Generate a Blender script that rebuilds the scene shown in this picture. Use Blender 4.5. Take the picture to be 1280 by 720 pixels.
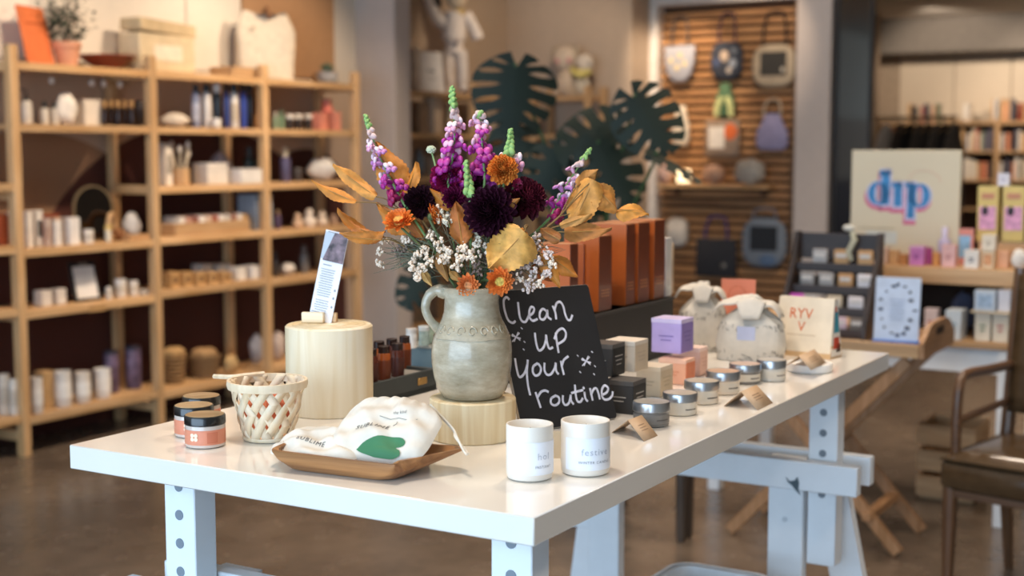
import bpy, math, random
from mathutils import Vector, Matrix
random.seed(7)
for o in list(bpy.data.objects): bpy.data.objects.remove(o)
SC = bpy.context.scene
COL = SC.collection
# ---------------------------------------------------------------- camera
FPX = 1710.0; CAMH = 1.34; PITCH = math.atan(172/1710)
CP, SP = math.cos(PITCH), math.sin(PITCH)
cam = bpy.data.cameras.new('camera'); camo = bpy.data.objects.new('camera', cam); COL.objects.link(camo)
camo.location = (0, 0, CAMH); camo.rotation_euler = (math.pi/2 - PITCH, 0, 0)
cam.sensor_width = 36; cam.lens = FPX/1280*36; cam.clip_end = 100; cam.clip_start = .05
cam.dof.use_dof = True; cam.dof.focus_distance = 2.1; cam.dof.aperture_fstop = 3.3
SC.camera = camo
# room axes: BD runs along the table's long edge, away from the camera; AD runs to the left along its short edge
_l = math.hypot(1017, 1719); BD = Vector((1017/_l, 1719/_l, 0)); AD = Vector((-BD.y, BD.x, 0))
RZ = math.atan2(-AD.y, -AD.x)          # local x = towards the right along the short edge, local y = BD
RV = math.atan2(BD.y, BD.x)            # local x = BD, local y = AD (things facing the aisle from the left wall)
def W(u, v, z=0.0): return Vector((BD.x*u + AD.x*v, BD.y*u + AD.y*v, z))
def ray(px, py):
    X = (px-640)/FPX; Y = (py-360)/FPX
    return Vector((X, CP - Y*SP, -SP - Y*CP))
CO = Vector((0, 0, CAMH))
def at(px, py, z): r = ray(px, py); return CO + r*((z-CAMH)/r.z)
def atD(px, py, d): return CO + ray(px, py)*d
def atV(px, py, v): r = ray(px, py); return CO + r*(v/r.dot(AD))
def atU(px, py, u): r = ray(px, py); return CO + r*(u/r.dot(BD))
def onV(px, z, v):
    k = (px-640)/FPX
    u = (k*(v*AD.y*CP - (z-CAMH)*SP) - v*AD.x)/(BD.x - k*BD.y*CP)
    return W(u, v, z)
def onU(px, z, u):
    k = (px-640)/FPX
    v = (k*(u*BD.y*CP - (z-CAMH)*SP) - u*BD.x)/(AD.x - k*AD.y*CP)
    return W(u, v, z)
def depth(p): return p.y*CP - (p.z-CAMH)*SP
def mpp(p): return depth(p)/FPX          # metres per pixel at a point
def ztop(p, py):                         # height of the pixel row py straight above p
    r = ray(640, py); return CAMH + r.z/r.y*p.y
# ---------------------------------------------------------------- world and lights
SC.view_settings.view_transform = 'Standard'; SC.view_settings.look = 'None'
SC.view_settings.gamma = 1; SC.view_settings.use_curve_mapping = False
SC.view_settings.exposure = 0.08
wd = bpy.data.worlds.new('world'); SC.world = wd; wd.use_nodes = True
wd.node_tree.nodes['Background'].inputs[0].default_value = (.62, .78, 1, 1)
wd.node_tree.nodes['Background'].inputs[1].default_value = .8
def area(name, loc, target, sx, sy, watts, col):
    l = bpy.data.lights.new(name, 'AREA'); l.shape = 'RECTANGLE'; l.size = sx; l.size_y = sy; l.energy = watts; l.color = col
    o = bpy.data.objects.new(name, l); COL.objects.link(o); o.location = loc
    o.rotation_euler = (Vector(target)-Vector(loc)).to_track_quat('-Z', 'Y').to_euler(); return o
def spot(name, loc, target, watts, col, ang=70, r=.06, blend=.6):
    l = bpy.data.lights.new(name, 'SPOT'); l.energy = watts; l.color = col; l.spot_size = math.radians(ang); l.spot_blend = blend; l.shadow_soft_size = r
    o = bpy.data.objects.new(name, l); COL.objects.link(o); o.location = loc
    o.rotation_euler = (Vector(target)-Vector(loc)).to_track_quat('-Z', 'Y').to_euler(); return o
WARM = (1, .78, .57); WARM2 = (1, .83, .67)
area('shopfront_daylight', W(-2.4, 1.6, 1.45), W(3, 1.6, 1.0), 5.5, 2.4, 235, (.56, .77, 1))
CEIL = 2.8
for i, (u, v) in enumerate([(1.5, 1.3), (2.9, 1.3), (2.2, -.8), (4.4, 1.0), (4.4, -1.2), (4.2, 3.1), (6.0, 1.4), (6.3, 2.6), (7.6, 2.2), (5.6, 3.6)]):
    spot('ceiling_downlight', W(u, v, CEIL-.05), W(u, v, 0), 85, WARM2, 115, .15)
for u in (3.9, 5.0, 5.9):
    spot('shelf_spotlight', W(u, 3.6, CEIL-.05), W(u, 5.1, 1.35), 95, WARM, 75, .06)
spot('alcove_spotlight', W(7.6, 4.0, CEIL-.05), W(8.6, 4.9, 1.6), 48, WARM, 85, .06)
spot('slat_spotlight', W(8.5, 3.9, CEIL-.05), W(9.3, 4.05, 1.75), 95, WARM, 48, .05)
spot('slat_spotlight', W(8.3, 3.2, CEIL-.05), W(9.3, 3.5, 2.0), 30, WARM, 50, .05)
for v in (.6, 2.2, 3.6):
    spot('far_room_fill_light', W(14.2, v, 2.7), W(16, v-.1, 1.7), 110, WARM2, 95, .06)  # fill light added to lift the dark far room, no known fixture
spot('pillar_fill_light', W(7.4, 1.8, CEIL-.05), W(9.2, 3.0, 1.6), 60, WARM2, 60, .08)  # added fill light that brightens the pillar, not a lamp of the shop
spot('display_spotlight', W(3.5, .2, CEIL-.05), W(4.7, .0, .9), 30, WARM2, 80, .06)
# ---------------------------------------------------------------- materials
MATS = {}
def lin(h):
    h = h.lstrip('#'); c = [int(h[i:i+2], 16)/255 for i in (0, 2, 4)]
    return tuple((x/12.92 if x <= .04045 else ((x+.055)/1.055)**2.4) for x in c) + (1,)
def dark(c, f): return (c[0]*f, c[1]*f, c[2]*f, 1)
def mat(h, rough=.55, metal=0, var=.12, scale=18, bump=.0, trans=0, emit=0, coat=0, sheen=0, ior=1.45, stretch=(1, 1, 1), sss=0):
    """plain procedural material: a colour broken up by noise, with an optional fine relief"""
    key = (h, rough, metal, var, scale, bump, trans, emit, coat, sheen, ior, stretch, sss)
    if key in MATS: return MATS[key]
    m = bpy.data.materials.new('surface_' + h.lstrip('#')); m.use_nodes = True; MATS[key] = m
    nt = m.node_tree; b = nt.nodes['Principled BSDF']; c = lin(h)
    tc = nt.nodes.new('ShaderNodeTexCoord'); mp = nt.nodes.new('ShaderNodeMapping'); mp.inputs['Scale'].default_value = stretch
    ns = nt.nodes.new('ShaderNodeTexNoise'); ns.inputs['Scale'].default_value = scale; ns.inputs['Detail'].default_value = 4
    rp = nt.nodes.new('ShaderNodeValToRGB')
    rp.color_ramp.elements[0].position = .3; rp.color_ramp.elements[1].position = .7
    rp.color_ramp.elements[0].color = dark(c, 1-var); rp.color_ramp.elements[1].color = tuple(min(1, x*(1+var*.6)) for x in c[:3]) + (1,)
    L = nt.links.new
    L(tc.outputs['Object'], mp.inputs['Vector']); L(mp.outputs['Vector'], ns.inputs['Vector']); L(ns.outputs['Fac'], rp.inputs['Fac']); L(rp.outputs['Color'], b.inputs['Base Color'])
    b.inputs['Roughness'].default_value = rough; b.inputs['Metallic'].default_value = metal; b.inputs['IOR'].default_value = ior
    if trans: b.inputs['Transmission Weight'].default_value = trans
    if coat: b.inputs['Coat Weight'].default_value = coat; b.inputs['Coat Roughness'].default_value = .08
    if sheen: b.inputs['Sheen Weight'].default_value = sheen
    if sss: b.inputs['Subsurface Weight'].default_value = sss; b.inputs['Subsurface Radius'].default_value = (.01, .006, .004)
    if emit: b.inputs['Emission Color'].default_value = c; b.inputs['Emission Strength'].default_value = emit
    if bump:
        bp = nt.nodes.new('ShaderNodeBump'); bp.inputs['Strength'].default_value = bump; bp.inputs['Distance'].default_value = .002
        L(ns.outputs['Fac'], bp.inputs['Height']); L(bp.outputs['Normal'], b.inputs['Normal'])
    return m
def wood(h1, h2, axis='X', scale=1.0, rough=.5, rnd=.15, coat=0, dist=1.2):
    key = ('wood', h1, h2, axis, scale, rough, rnd, coat, dist)
    if key in MATS: return MATS[key]
    m = bpy.data.materials.new('wood_' + h1.lstrip('#')); m.use_nodes = True; MATS[key] = m
    nt = m.node_tree; b = nt.nodes['Principled BSDF']; L = nt.links.new
    tc = nt.nodes.new('ShaderNodeTexCoord'); mp = nt.nodes.new('ShaderNodeMapping')
    s = [38*scale]*3; s['XYZ'.index(axis)] = 2.2*scale; mp.inputs['Scale'].default_value = s
    oi = nt.nodes.new('ShaderNodeObjectInfo'); ad = nt.nodes.new('ShaderNodeVectorMath'); ad.operation = 'ADD'
    sc = nt.nodes.new('ShaderNodeVectorMath'); sc.operation = 'SCALE'; sc.inputs[0].default_value = (7, 5, 3)
    L(oi.outputs['Random'], sc.inputs['Scale']); L(tc.outputs['Object'], ad.inputs[0]); L(sc.outputs[0], ad.inputs[1]); L(ad.outputs[0], mp.inputs['Vector'])
    ns = nt.nodes.new('ShaderNodeTexNoise'); ns.inputs['Scale'].default_value = 1; ns.inputs['Detail'].default_value = 5; ns.inputs['Distortion'].default_value = dist
    rp = nt.nodes.new('ShaderNodeValToRGB'); rp.color_ramp.elements[0].position = .32; rp.color_ramp.elements[1].position = .66
    rp.color_ramp.elements[0].color = lin(h2); rp.color_ramp.elements[1].color = lin(h1)
    L(mp.outputs['Vector'], ns.inputs['Vector']); L(ns.outputs['Fac'], rp.inputs['Fac'])
    hs = nt.nodes.new('ShaderNodeHueSaturation'); mr = nt.nodes.new('ShaderNodeMapRange'); mr.inputs['To Min'].default_value = 1-rnd; mr.inputs['To Max'].default_value = 1+rnd
    L(oi.outputs['Random'], mr.inputs['Value']); L(mr.outputs['Result'], hs.inputs['Value']); L(rp.outputs['Color'], hs.inputs['Color']); L(hs.outputs['Color'], b.inputs['Base Color'])
    b.inputs['Roughness'].default_value = rough
    if coat: b.inputs['Coat Weight'].default_value = coat
    bp = nt.nodes.new('ShaderNodeBump'); bp.inputs['Strength'].default_value = .15; bp.inputs['Distance'].default_value = .001
    L(ns.outputs['Fac'], bp.inputs['Height']); L(bp.outputs['Normal'], b.inputs['Normal'])
    return m
PINE = {a: wood('#d3ad80', '#b98e5d', a) for a in 'XYZ'}
PALE = {a: wood('#f0e0c2', '#e0c69c', a, .8, .55, .04) for a in 'XYZ'}
DKW = {a: wood('#3a2c25', '#241a16', a) for a in 'XYZ'}
OAK = {a: wood('#c9a479', '#ab8459', a) for a in 'XYZ'}
WHITEP = mat('#e9eef2', .45, var=.03)
# ---------------------------------------------------------------- mesh building
class MB:
    def __init__(s): s.v = []; s.f = []
    def add(s, vs, fs, M=None):
        n = len(s.v)
        s.v += [tuple(M @ Vector(q)) for q in vs] if M is not None else [tuple(q) for q in vs]
        s.f += [tuple(i+n for i in f) for f in fs]; return s
    def box(s, c, d, bev=0, M=None):
        hx, hy, hz = d[0]/2, d[1]/2, d[2]/2
        if not bev:
            vs = [(c[0]+x*hx, c[1]+y*hy, c[2]+z*hz) for x in (-1, 1) for y in (-1, 1) for z in (-1, 1)]
            return s.add(vs, [(0, 1, 3, 2), (4, 6, 7, 5), (0, 4, 5, 1), (2, 3, 7, 6), (0, 2, 6, 4), (1, 5, 7, 3)], M)
        h = (hx, hy, hz); bev = min(bev, .45*min(d)); vs = []; ix = {}
        for sx in (-1, 1):
            for sy in (-1, 1):
                for sz in (-1, 1):
                    sg = (sx, sy, sz)
                    for a in range(3):
                        ix[sg, a] = len(vs); vs.append(tuple(c[k] + sg[k]*(h[k] - (0 if k == a else bev)) for k in range(3)))
        fs = []
        for a in range(3):
            o, p = [k for k in range(3) if k != a]
            for sg in (-1, 1):
                def key(x, y):
                    q = [0, 0, 0]; q[a] = sg; q[o] = x; q[p] = y; return tuple(q)
                fs.append(tuple(ix[key(x, y), a] for x, y in ((-1, -1), (1, -1), (1, 1), (-1, 1))))
            for x in (-1, 1):
                for y in (-1, 1):
                    def k2(z):
                        q = [0, 0, 0]; q[a] = z; q[o] = x; q[p] = y; return tuple(q)
                    fs.append((ix[k2(-1), o], ix[k2(1), o], ix[k2(1), p], ix[k2(-1), p]))
        for sx in (-1, 1):
            for sy in (-1, 1):
                for sz in (-1, 1): fs.append(tuple(ix[(sx, sy, sz), a] for a in range(3)))
        return s.add(vs, fs, M)
    def lathe(s, prof, seg=24, M=None, wob=0, cap=True):
        vs = []; fs = []
        for j, (r, z) in enumerate(prof):
            for i in range(seg):
                t = 2*math.pi*i/seg; w = 1 + wob*math.sin(3*t+j)*.5 if wob else 1
                vs.append((r*w*math.cos(t), r*w*math.sin(t), z))
        for j in range(len(prof)-1):
            for i in range(seg):
                k = (i+1) % seg; fs.append((j*seg+i, j*seg+k, (j+1)*seg+k, (j+1)*seg+i))
        if cap and prof[0][0] > 1e-5: fs.append(tuple(range(seg))[::-1])
        if cap and prof[-1][0] > 1e-5: fs.append(tuple((len(prof)-1)*seg+i for i in range(seg)))
        return s.add(vs, fs, M)
    def cyl(s, r, z0, z1, seg=20, bev=0, c=(0, 0), M=None):
        p = [(r, z0), (r, z1)] if not bev else [(r-bev, z0), (r, z0+bev), (r, z1-bev), (r-bev, z1)]
        T = Matrix.Translation((c[0], c[1], 0)); return s.lathe(p, seg, T if M is None else M @ T)
    def tube(s, pts, r, seg=8, M=None, closed=False):
        pts = [Vector(p) for p in pts]; n = len(pts); rs = r if isinstance(r, (list, tuple)) else [r]*n
        vs = []; fs = []; ref = None
        for i, p in enumerate(pts):
            if closed: d = pts[(i+1) % n] - pts[i-1]
            else: d = pts[min(i+1, n-1)] - pts[max(i-1, 0)]
            d = d.normalized() if d.length > 1e-9 else Vector((0, 0, 1))
            if ref is None: ref = d.orthogonal().normalized()
            ref = (ref - d*ref.dot(d)); ref = ref.normalized() if ref.length > 1e-6 else d.orthogonal().normalized()
            q = d.cross(ref)
            for k in range(seg):
                t = 2*math.pi*k/seg; vs.append(p + (ref*math.cos(t) + q*math.sin(t))*rs[i])
        for i in range(n if closed else n-1):
            j = (i+1) % n
            for k in range(seg):
                l = (k+1) % seg; fs.append((i*seg+k, i*seg+l, j*seg+l, j*seg+k))
        if not closed: fs += [tuple(range(seg))[::-1], tuple((n-1)*seg+k for k in range(seg))]
        return s.add(vs, fs, M)
    def ell(s, c, r, nu=10, nv=7, M=None):
        vs = [(c[0], c[1], c[2]-r[2])]; fs = []
        for j in range(1, nv):
            a = -math.pi/2 + math.pi*j/nv
            for i in range(nu):
                t = 2*math.pi*i/nu; vs.append((c[0]+r[0]*math.cos(a)*math.cos(t), c[1]+r[1]*math.cos(a)*math.sin(t), c[2]+r[2]*math.sin(a)))
        vs.append((c[0], c[1], c[2]+r[2])); e = len(vs)-1
        for i in range(nu):
            k = (i+1) % nu; fs += [(0, 1+k, 1+i), (e, e-nu+i, e-nu+k)]
            for j in range(nv-2): fs.append((1+j*nu+i, 1+j*nu+k, 1+(j+1)*nu+k, 1+(j+1)*nu+i))
        return s.add(vs, fs, M)
    def prism(s, poly, z0, z1, M=None):
        n = len(poly); vs = [(x, y, z0) for x, y in poly] + [(x, y, z1) for x, y in poly]
        fs = [tuple(range(n))[::-1], tuple(range(n, 2*n))] + [(i, (i+1) % n, n+(i+1) % n, n+i) for i in range(n)]
        return s.add(vs, fs, M)
    def grid(s, fn, nu, nv, M=None, closed=False):
        vs = [fn(i/nu, j/nv) for j in range(nv+1) for i in range(nu+1)]
        fs = [(j*(nu+1)+i, j*(nu+1)+i+1, (j+1)*(nu+1)+i+1, (j+1)*(nu+1)+i) for j in range(nv) for i in range(nu)]
        return s.add(vs, fs, M)
    def mesh(s, name, m, origin=None, ang=38, fix=True):
        me = bpy.data.meshes.new(name)
        vs = s.v if origin is None else [tuple(Vector(q)-Vector(origin)) for q in s.v]
        me.from_pydata(vs, [], s.f); me.update()
        if fix:
            import bmesh
            bm = bmesh.new(); bm.from_mesh(me); bmesh.ops.recalc_face_normals(bm, faces=bm.faces); bm.to_mesh(me); bm.free()
        me.polygons.foreach_set('use_smooth', [True]*len(me.polygons))
        me.set_sharp_from_angle(angle=math.radians(ang))
        if m is not None: me.materials.append(m)
        return me
    def build(s, name, m, parent=None, loc=None, rot=None, origin=None, ang=38, fix=True):
        o = bpy.data.objects.new(name, s.mesh(name, m, origin, ang, fix)); COL.objects.link(o)
        if origin is not None and loc is None: loc = origin
        if loc is not None: o.location = loc
        if rot is not None: o.rotation_euler = rot
        if parent is not None: o.parent = parent
        return o
def tag(o, label=None, cat=None, group=None, kind=None):
    for k, x in (('label', label), ('category', cat), ('group', group), ('kind', kind)):
        if x: o[k] = x
    return o
def thing(name, label, cat, loc, rz=0, group=None):
    o = bpy.data.objects.new(name, None); COL.objects.link(o); o.location = loc; o.rotation_euler = (0, 0, rz); o.empty_display_size = .05
    return tag(o, label, cat, group)
def inst(o, parent, loc=None, rot=None, m=None, name=None):
    c = o.copy(); COL.objects.link(c); c.parent = parent
    if name: c.name = name
    if loc is not None: c.location = loc
    if rot is not None: c.rotation_euler = rot
    return c
def obj_of(me, name, parent, loc=(0, 0, 0), rot=(0, 0, 0), scale=None):
    o = bpy.data.objects.new(name, me); COL.objects.link(o); o.parent = parent; o.location = loc; o.rotation_euler = rot
    if scale: o.scale = scale
    return o
def rotz(v, a): return Vector((v[0]*math.cos(a)-v[1]*math.sin(a), v[0]*math.sin(a)+v[1]*math.cos(a), v[2]))
_txt = {}
def text_mb(txt, size, spacing=1.0, align='CENTER'):
    """printed lettering as a flat mesh lying in local XY"""
    cu = bpy.data.curves.new('lettering', 'FONT'); cu.body = txt; cu.size = size; cu.align_x = align; cu.align_y = 'CENTER'; cu.space_character = spacing
    cu.resolution_u = 2
    o = bpy.data.objects.new('tmp', cu); COL.objects.link(o)
    dg = bpy.context.evaluated_depsgraph_get(); me = o.evaluated_get(dg).to_mesh()
    vs = [tuple(v.co) for v in me.vertices]; fs = [tuple(p.vertices) for p in me.polygons]
    o.evaluated_get(dg).to_mesh_clear(); bpy.data.objects.remove(o); bpy.data.curves.remove(cu)
    mb = MB(); mb.add(vs, fs); return mb
UPR = Matrix.Rotation(math.pi/2, 4, 'X')      # local XY print -> upright print facing local -Y
# ---------------------------------------------------------------- the room
R0 = (0, 0, RV)
def struct(name, mb, m, parent=None):
    o = mb.build(name, m, parent, rot=R0 if parent is None else None)
    if parent is None: o['kind'] = 'structure'
    return o
def span(mb, u0, u1, v0, v1, z0, z1, bev=0): return mb.box(((u0+u1)/2, (v0+v1)/2, (z0+z1)/2), (u1-u0, v1-v0, z1-z0), bev)
def floor_mat():
    m = bpy.data.materials.new('polished_concrete'); m.use_nodes = True; nt = m.node_tree; b = nt.nodes['Principled BSDF']; L = nt.links.new
    tc = nt.nodes.new('ShaderNodeTexCoord'); n1 = nt.nodes.new('ShaderNodeTexNoise'); n1.inputs['Scale'].default_value = 1.3; n1.inputs['Detail'].default_value = 7; n1.inputs['Roughness'].default_value = .62
    n2 = nt.nodes.new('ShaderNodeTexNoise'); n2.inputs['Scale'].default_value = 9; n2.inputs['Detail'].default_value = 5
    rp = nt.nodes.new('ShaderNodeValToRGB'); e = rp.color_ramp.elements; e[0].position = .3; e[1].position = .72
    e[0].color = lin('#4f443b'); e[1].color = lin('#7b6b5b')
    L(tc.outputs['Object'], n1.inputs['Vector']); L(tc.outputs['Object'], n2.inputs['Vector']); L(n1.outputs['Fac'], rp.inputs['Fac'])
    mx = nt.nodes.new('ShaderNodeMixRGB'); mx.blend_type = 'OVERLAY'; mx.inputs['Fac'].default_value = .35
    L(rp.outputs['Color'], mx.inputs[1]); L(n2.outputs['Fac'], mx.inputs[2]); L(mx.outputs['Color'], b.inputs['Base Color'])
    mr = nt.nodes.new('ShaderNodeMapRange'); mr.inputs['To Min'].default_value = .16; mr.inputs['To Max'].default_value = .34
    L(n2.outputs['Fac'], mr.inputs['Value']); L(mr.outputs['Result'], b.inputs['Roughness'])
    return m
struct('floor', span(MB(), -3, 17.5, -3.6, 6.5, -.1, 0), floor_mat())
struct('ceiling', span(MB(), -3, 17.5, -3.6, 6.5, CEIL, CEIL+.1), mat('#cfc8be', .8, var=.03))
struct('wall_right', span(MB(), -3, 17.5, -3.7, -3.6, 0, CEIL), mat('#c9bba8', .8, var=.04))
VF = 4.835; VB = 5.17
def mural_mat():
    m = bpy.data.materials.new('painted_mural'); m.use_nodes = True; nt = m.node_tree; b = nt.nodes['Principled BSDF']; L = nt.links.new
    tc = nt.nodes.new('ShaderNodeTexCoord'); sx = nt.nodes.new('ShaderNodeSeparateXYZ'); L(tc.outputs['Object'], sx.inputs[0])
    def math_(op, a, c):
        n = nt.nodes.new('ShaderNodeMath'); n.operation = op
        for i, q in enumerate((a, c)):
            if isinstance(q, (int, float)): n.inputs[i].default_value = q
            elif q is not None: L(q, n.inputs[i])
        return n.outputs[0]
    def circle(u0, z0, r, k=1.0):
        du = math_('MULTIPLY', math_('SUBTRACT', sx.outputs['X'], u0), k); dz = math_('SUBTRACT', sx.outputs['Z'], z0)
        return math_('LESS_THAN', math_('ADD', math_('POWER', math_('ABSOLUTE', du, None), 2), math_('POWER', math_('ABSOLUTE', dz, None), 2)), r*r)
    def mix(f, a, c):
        n = nt.nodes.new('ShaderNodeMixRGB'); L(f, n.inputs[0])
        for i, q in ((1, a), (2, c)):
            if isinstance(q, str): n.inputs[i].default_value = lin(q)
            else: L(q, n.inputs[i])
        return n.outputs[0]
    upper = math_('GREATER_THAN', sx.outputs['Z'], 1.74)
    c = mix(upper, '#b8a08a', '#ded3c3')
    c = mix(circle(4.35, .35, 1.08), c, '#9a7456')
    low = math_('LESS_THAN', sx.outputs['Z'], .98)
    dk = math_('MAXIMUM', circle(5.45, .55, .93, .8), low); dk = math_('MAXIMUM', dk, circle(6.35, .85, .5))
    dk = math_('MULTIPLY', dk, math_('LESS_THAN', sx.outputs['X'], 6.72))
    c = mix(dk, c, '#4b241b')
    L(c, b.inputs['Base Color']); b.inputs['Roughness'].default_value = .75
    return m
wl = struct('wall_left', span(MB(), -3, 6.9, VB, VB+.1, 0, CEIL), mural_mat())
# upper wall boards beside the shelving, joints open between them
seamm = mat('#e3d9ca', .7, var=.03)
for u0, u1 in ((3.1, 4.62), (4.63, 5.37), (5.38, 5.80)):
    span(MB(), u0, u1, VB-.012, VB, 1.76, CEIL, .003).build('wall_board', seamm, wl)
span(MB(), 5.81, 6.62, VB-.014, VB, 1.76, CEIL, .003).build('brown_wall_board', mat('#b58b64', .7, var=.06), wl)
struct('wall_column', span(MB(), 6.85, 7.02, 4.88, 5.4, 0, CEIL, .004), mat('#c4b7ad', .7, var=.03))
tan = mat('#bba690', .8, var=.04)
struct('wall_alcove', span(MB(), 7.02, 9.0, 5.34, 5.44, 0, CEIL), tan)
struct('wall_back', span(MB(), 8.95, 9.30, 4.30, 5.44, 0, CEIL, .003), tan)
struct('wall_slat_backing', span(MB(), 9.36, 9.46, 3.1, 4.4, 0, CEIL), mat('#5a3d28', .8))
sw = bpy.data.objects['wall_slat_backing']
slat = span(MB(), 9.318, 9.36, 3.17, 4.27, -.019, .019, .003).mesh('slat', wood('#bf8d5b', '#94653a', 'Y', .7, .5, .22))
for i in range(37): obj_of(slat, 'slat', sw, (0, 0, .10+i*.0615))
struct('trim_1', span(MB(), 9.24, 9.36, 4.235, 4.30, 0, 2.40, .004), mat('#d5cdc4', .6))
struct('trim_2', span(MB(), 9.24, 9.36, 3.17, 4.30, 2.385, 2.45, .004), mat('#d5cdc4', .6))
struct('wall_header', span(MB(), 9.30, 9.36, 3.1, 4.3, 2.45, CEIL), tan)
struct('trim_3', span(MB(), 9.28, 9.36, 3.17, 3.215, 0, 2.385, .003), mat('#8a6848', .6))
struct('wall_pillar', span(MB(), 9.20, 9.46, 2.925, 3.17, 0, CEIL, .004), mat('#cdc1b8', .7, var=.03))
struct('wall_far_left', span(MB(), 9.46, 16, 4.62, 4.72, 0, CEIL), mat('#a5927c', .8))
wf = struct('wall_far', span(MB(), 16.05, 16.15, -3.6, 6.5, 0, CEIL), mat('#a6947f', .8))
for k in range(9): span(MB(), 16.03, 16.05, 4.28-.62*(k+1)+.006, 4.28-.62*k-.006, 1.2, 2.42, .003).build('wall_board', mat('#d3c3ac', .75, var=.03), wf)
struct('wall_soffit', span(MB(), 15.55, 16.05, -3.6, 4.62, 2.42, CEIL, .004), mat('#6d665e', .8))
struct('trim_4', span(MB(), 14.6, 15.0, 4.22, 4.62, 0, CEIL, .004), mat('#7b6a59', .8))
# ---------------------------------------------------------------- shelving units
def shelving(label, us, vf, dep, levels, rails=True, along='v'):
    t = thing('shelving_unit', label, 'shelf', W(us[0], vf, 0), RV)
    top = 1.79
    pm = MB().box((0, 0, top/2), (.044, .044, top), .003).mesh('post', PINE['Z'])
    rg = MB().box((0, 0, 0), (.03, dep-.06, .044), .003).mesh('rung', PINE['Y'])
    for u in us:
        for d in (.022, dep-.022): obj_of(pm, 'post', t, (u-us[0], d, 0))
        for z in (.09, .62, 1.15, 1.70): obj_of(rg, 'rung', t, (u-us[0], dep/2, z))
    for i, lv in enumerate(levels):
        w = us[i+1]-us[i]-.046; x = (us[i]+us[i+1])/2-us[0]
        sm = MB().box((0, dep/2, -.012), (w, dep-.006, .022), .002).box((0, .012, -.018), (w, .02, .034), .002).mesh('shelf', PINE['X'])
        for z in lv: obj_of(sm, 'shelf', t, (x, 0, z))
    return t
US = [3.19, 4.0, 4.81, 5.62, 6.42]
LV = [[1.20, .93, .66, .19], [1.72, 1.455, .912, .641, .174], [1.72, 1.455, 1.167, .917, .657, .161], [1.72, 1.455, 1.167, .91, .647, .17]]
shelving('long pine shelving unit of open bays along the mural wall', US, VF, .31, LV)
shelving('pine shelving unit in the alcove behind the column', [7.10, 7.93, 8.68], 4.98, .31, [[1.72, 1.45, 1.17, .91, .64, .17]]*2)
# small unit on the alcove's back wall
t = thing('shelving_unit', 'narrow pine shelving unit against the tan back wall', 'shelf', W(8.62, 4.93, 0), RZ)
for x in (0, .44):
    for y in (.022, .27): MB().box((x, y, .895), (.044, .044, 1.79), .003).build('post', PINE['Z'], t)
for z in (1.72, 1.45, 1.17, .9): MB().box((.22, .146, z-.012), (.396, .29, .026), .002).build('shelf', PINE['X'], t)
# ---------------------------------------------------------------- generic small goods
def m_(h, r=.5, **k): return mat(h, r, **k)
def bottle(t, w, h, body, cap, capw=.5, shoulder=.72, rough=.25, label=None, pump=False):
    r = w/2; s = h*shoulder
    MB().lathe([(r*.92, 0), (r, .004), (r, s*.86), (r*.9, s*.94), (r*capw*.9, s), (r*capw*.9, s+.004)], 18).build('body', m_(body, rough), t)
    MB().lathe([(r*capw, s+.001), (r*capw, h-.003), (r*capw*.85, h)], 16).build('cap', m_(cap, .4), t)
    if label: MB().lathe([(r+.0006, s*.2), (r+.0006, s*.7)], 18).build('paper_label', m_(label, .6), t)
    if pump: MB().tube([(0, 0, h-.004), (0, 0, h+.02), (-.028, 0, h+.022)], .004).build('pump', m_(cap, .4), t)
def jar(t, w, h, body, cap, rough=.3):
    r = w/2
    MB().lathe([(r*.9, 0), (r*.97, .004), (r*.97, h*.7), (r*.9, h*.72)], 18).build('body', m_(body, rough), t)
    MB().lathe([(r, h*.7), (r, h-.003), (r*.94, h)], 18).build('lid', m_(cap, .4), t)
def cup(t, w, h, body, inner='#cbbfae', wax=True):
    r = w/2
    MB().lathe([(r*.88, 0), (r*.98, .006), (r, h*.5), (r, h), (r*.9, h), (r*.88, h*.6), (0, h*.6)], 20).build('body', m_(body, .5), t)
    MB().lathe([(r+.0008, h*.25), (r+.0008, h*.7)], 20).build('paper_label', m_(inner, .6), t)
def carton(t, w, d, h, body, top=None, label=None):
    MB().box((0, 0, h*.45), (w, d, h*.9), .0015).build('body', m_(body, .6), t)
    MB().box((0, 0, h*.95), (w+.001, d+.001, h*.1), .001).build('lid', m_(top or body, .6), t)
    if label: MB().box((0, -d/2-.0006, h*.5), (w*.6, .0012, h*.45)).build('printed_label', m_(label, .6), t)
def lump(t, w, d, h, col, seed=1, rough=.85):
    rnd = random.Random(seed); a = [rnd.uniform(0, 6) for _ in range(6)]
    def f(i, j):
        th = 2*math.pi*i; ph = math.pi*(j-.5); k = 1+.12*math.sin(3*th+a[0])*math.cos(ph)+.08*math.sin(5*ph+a[1]+2*th)
        return (w/2*k*math.cos(ph)*math.cos(th), d/2*k*math.cos(ph)*math.sin(th), max(0, h/2+h/2*k*math.sin(ph)))
    MB().grid(f, 16, 10).build('body', m_(col, rough, bump=.3, scale=40), t, ang=80)
    MB().tube([(w*.1, -d*.2, h*.86), (w*.2, -d*.32, h*.62), (w*.22, -d*.42, h*.35)], .003, 5).build('fold', m_(col, rough), t)
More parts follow.
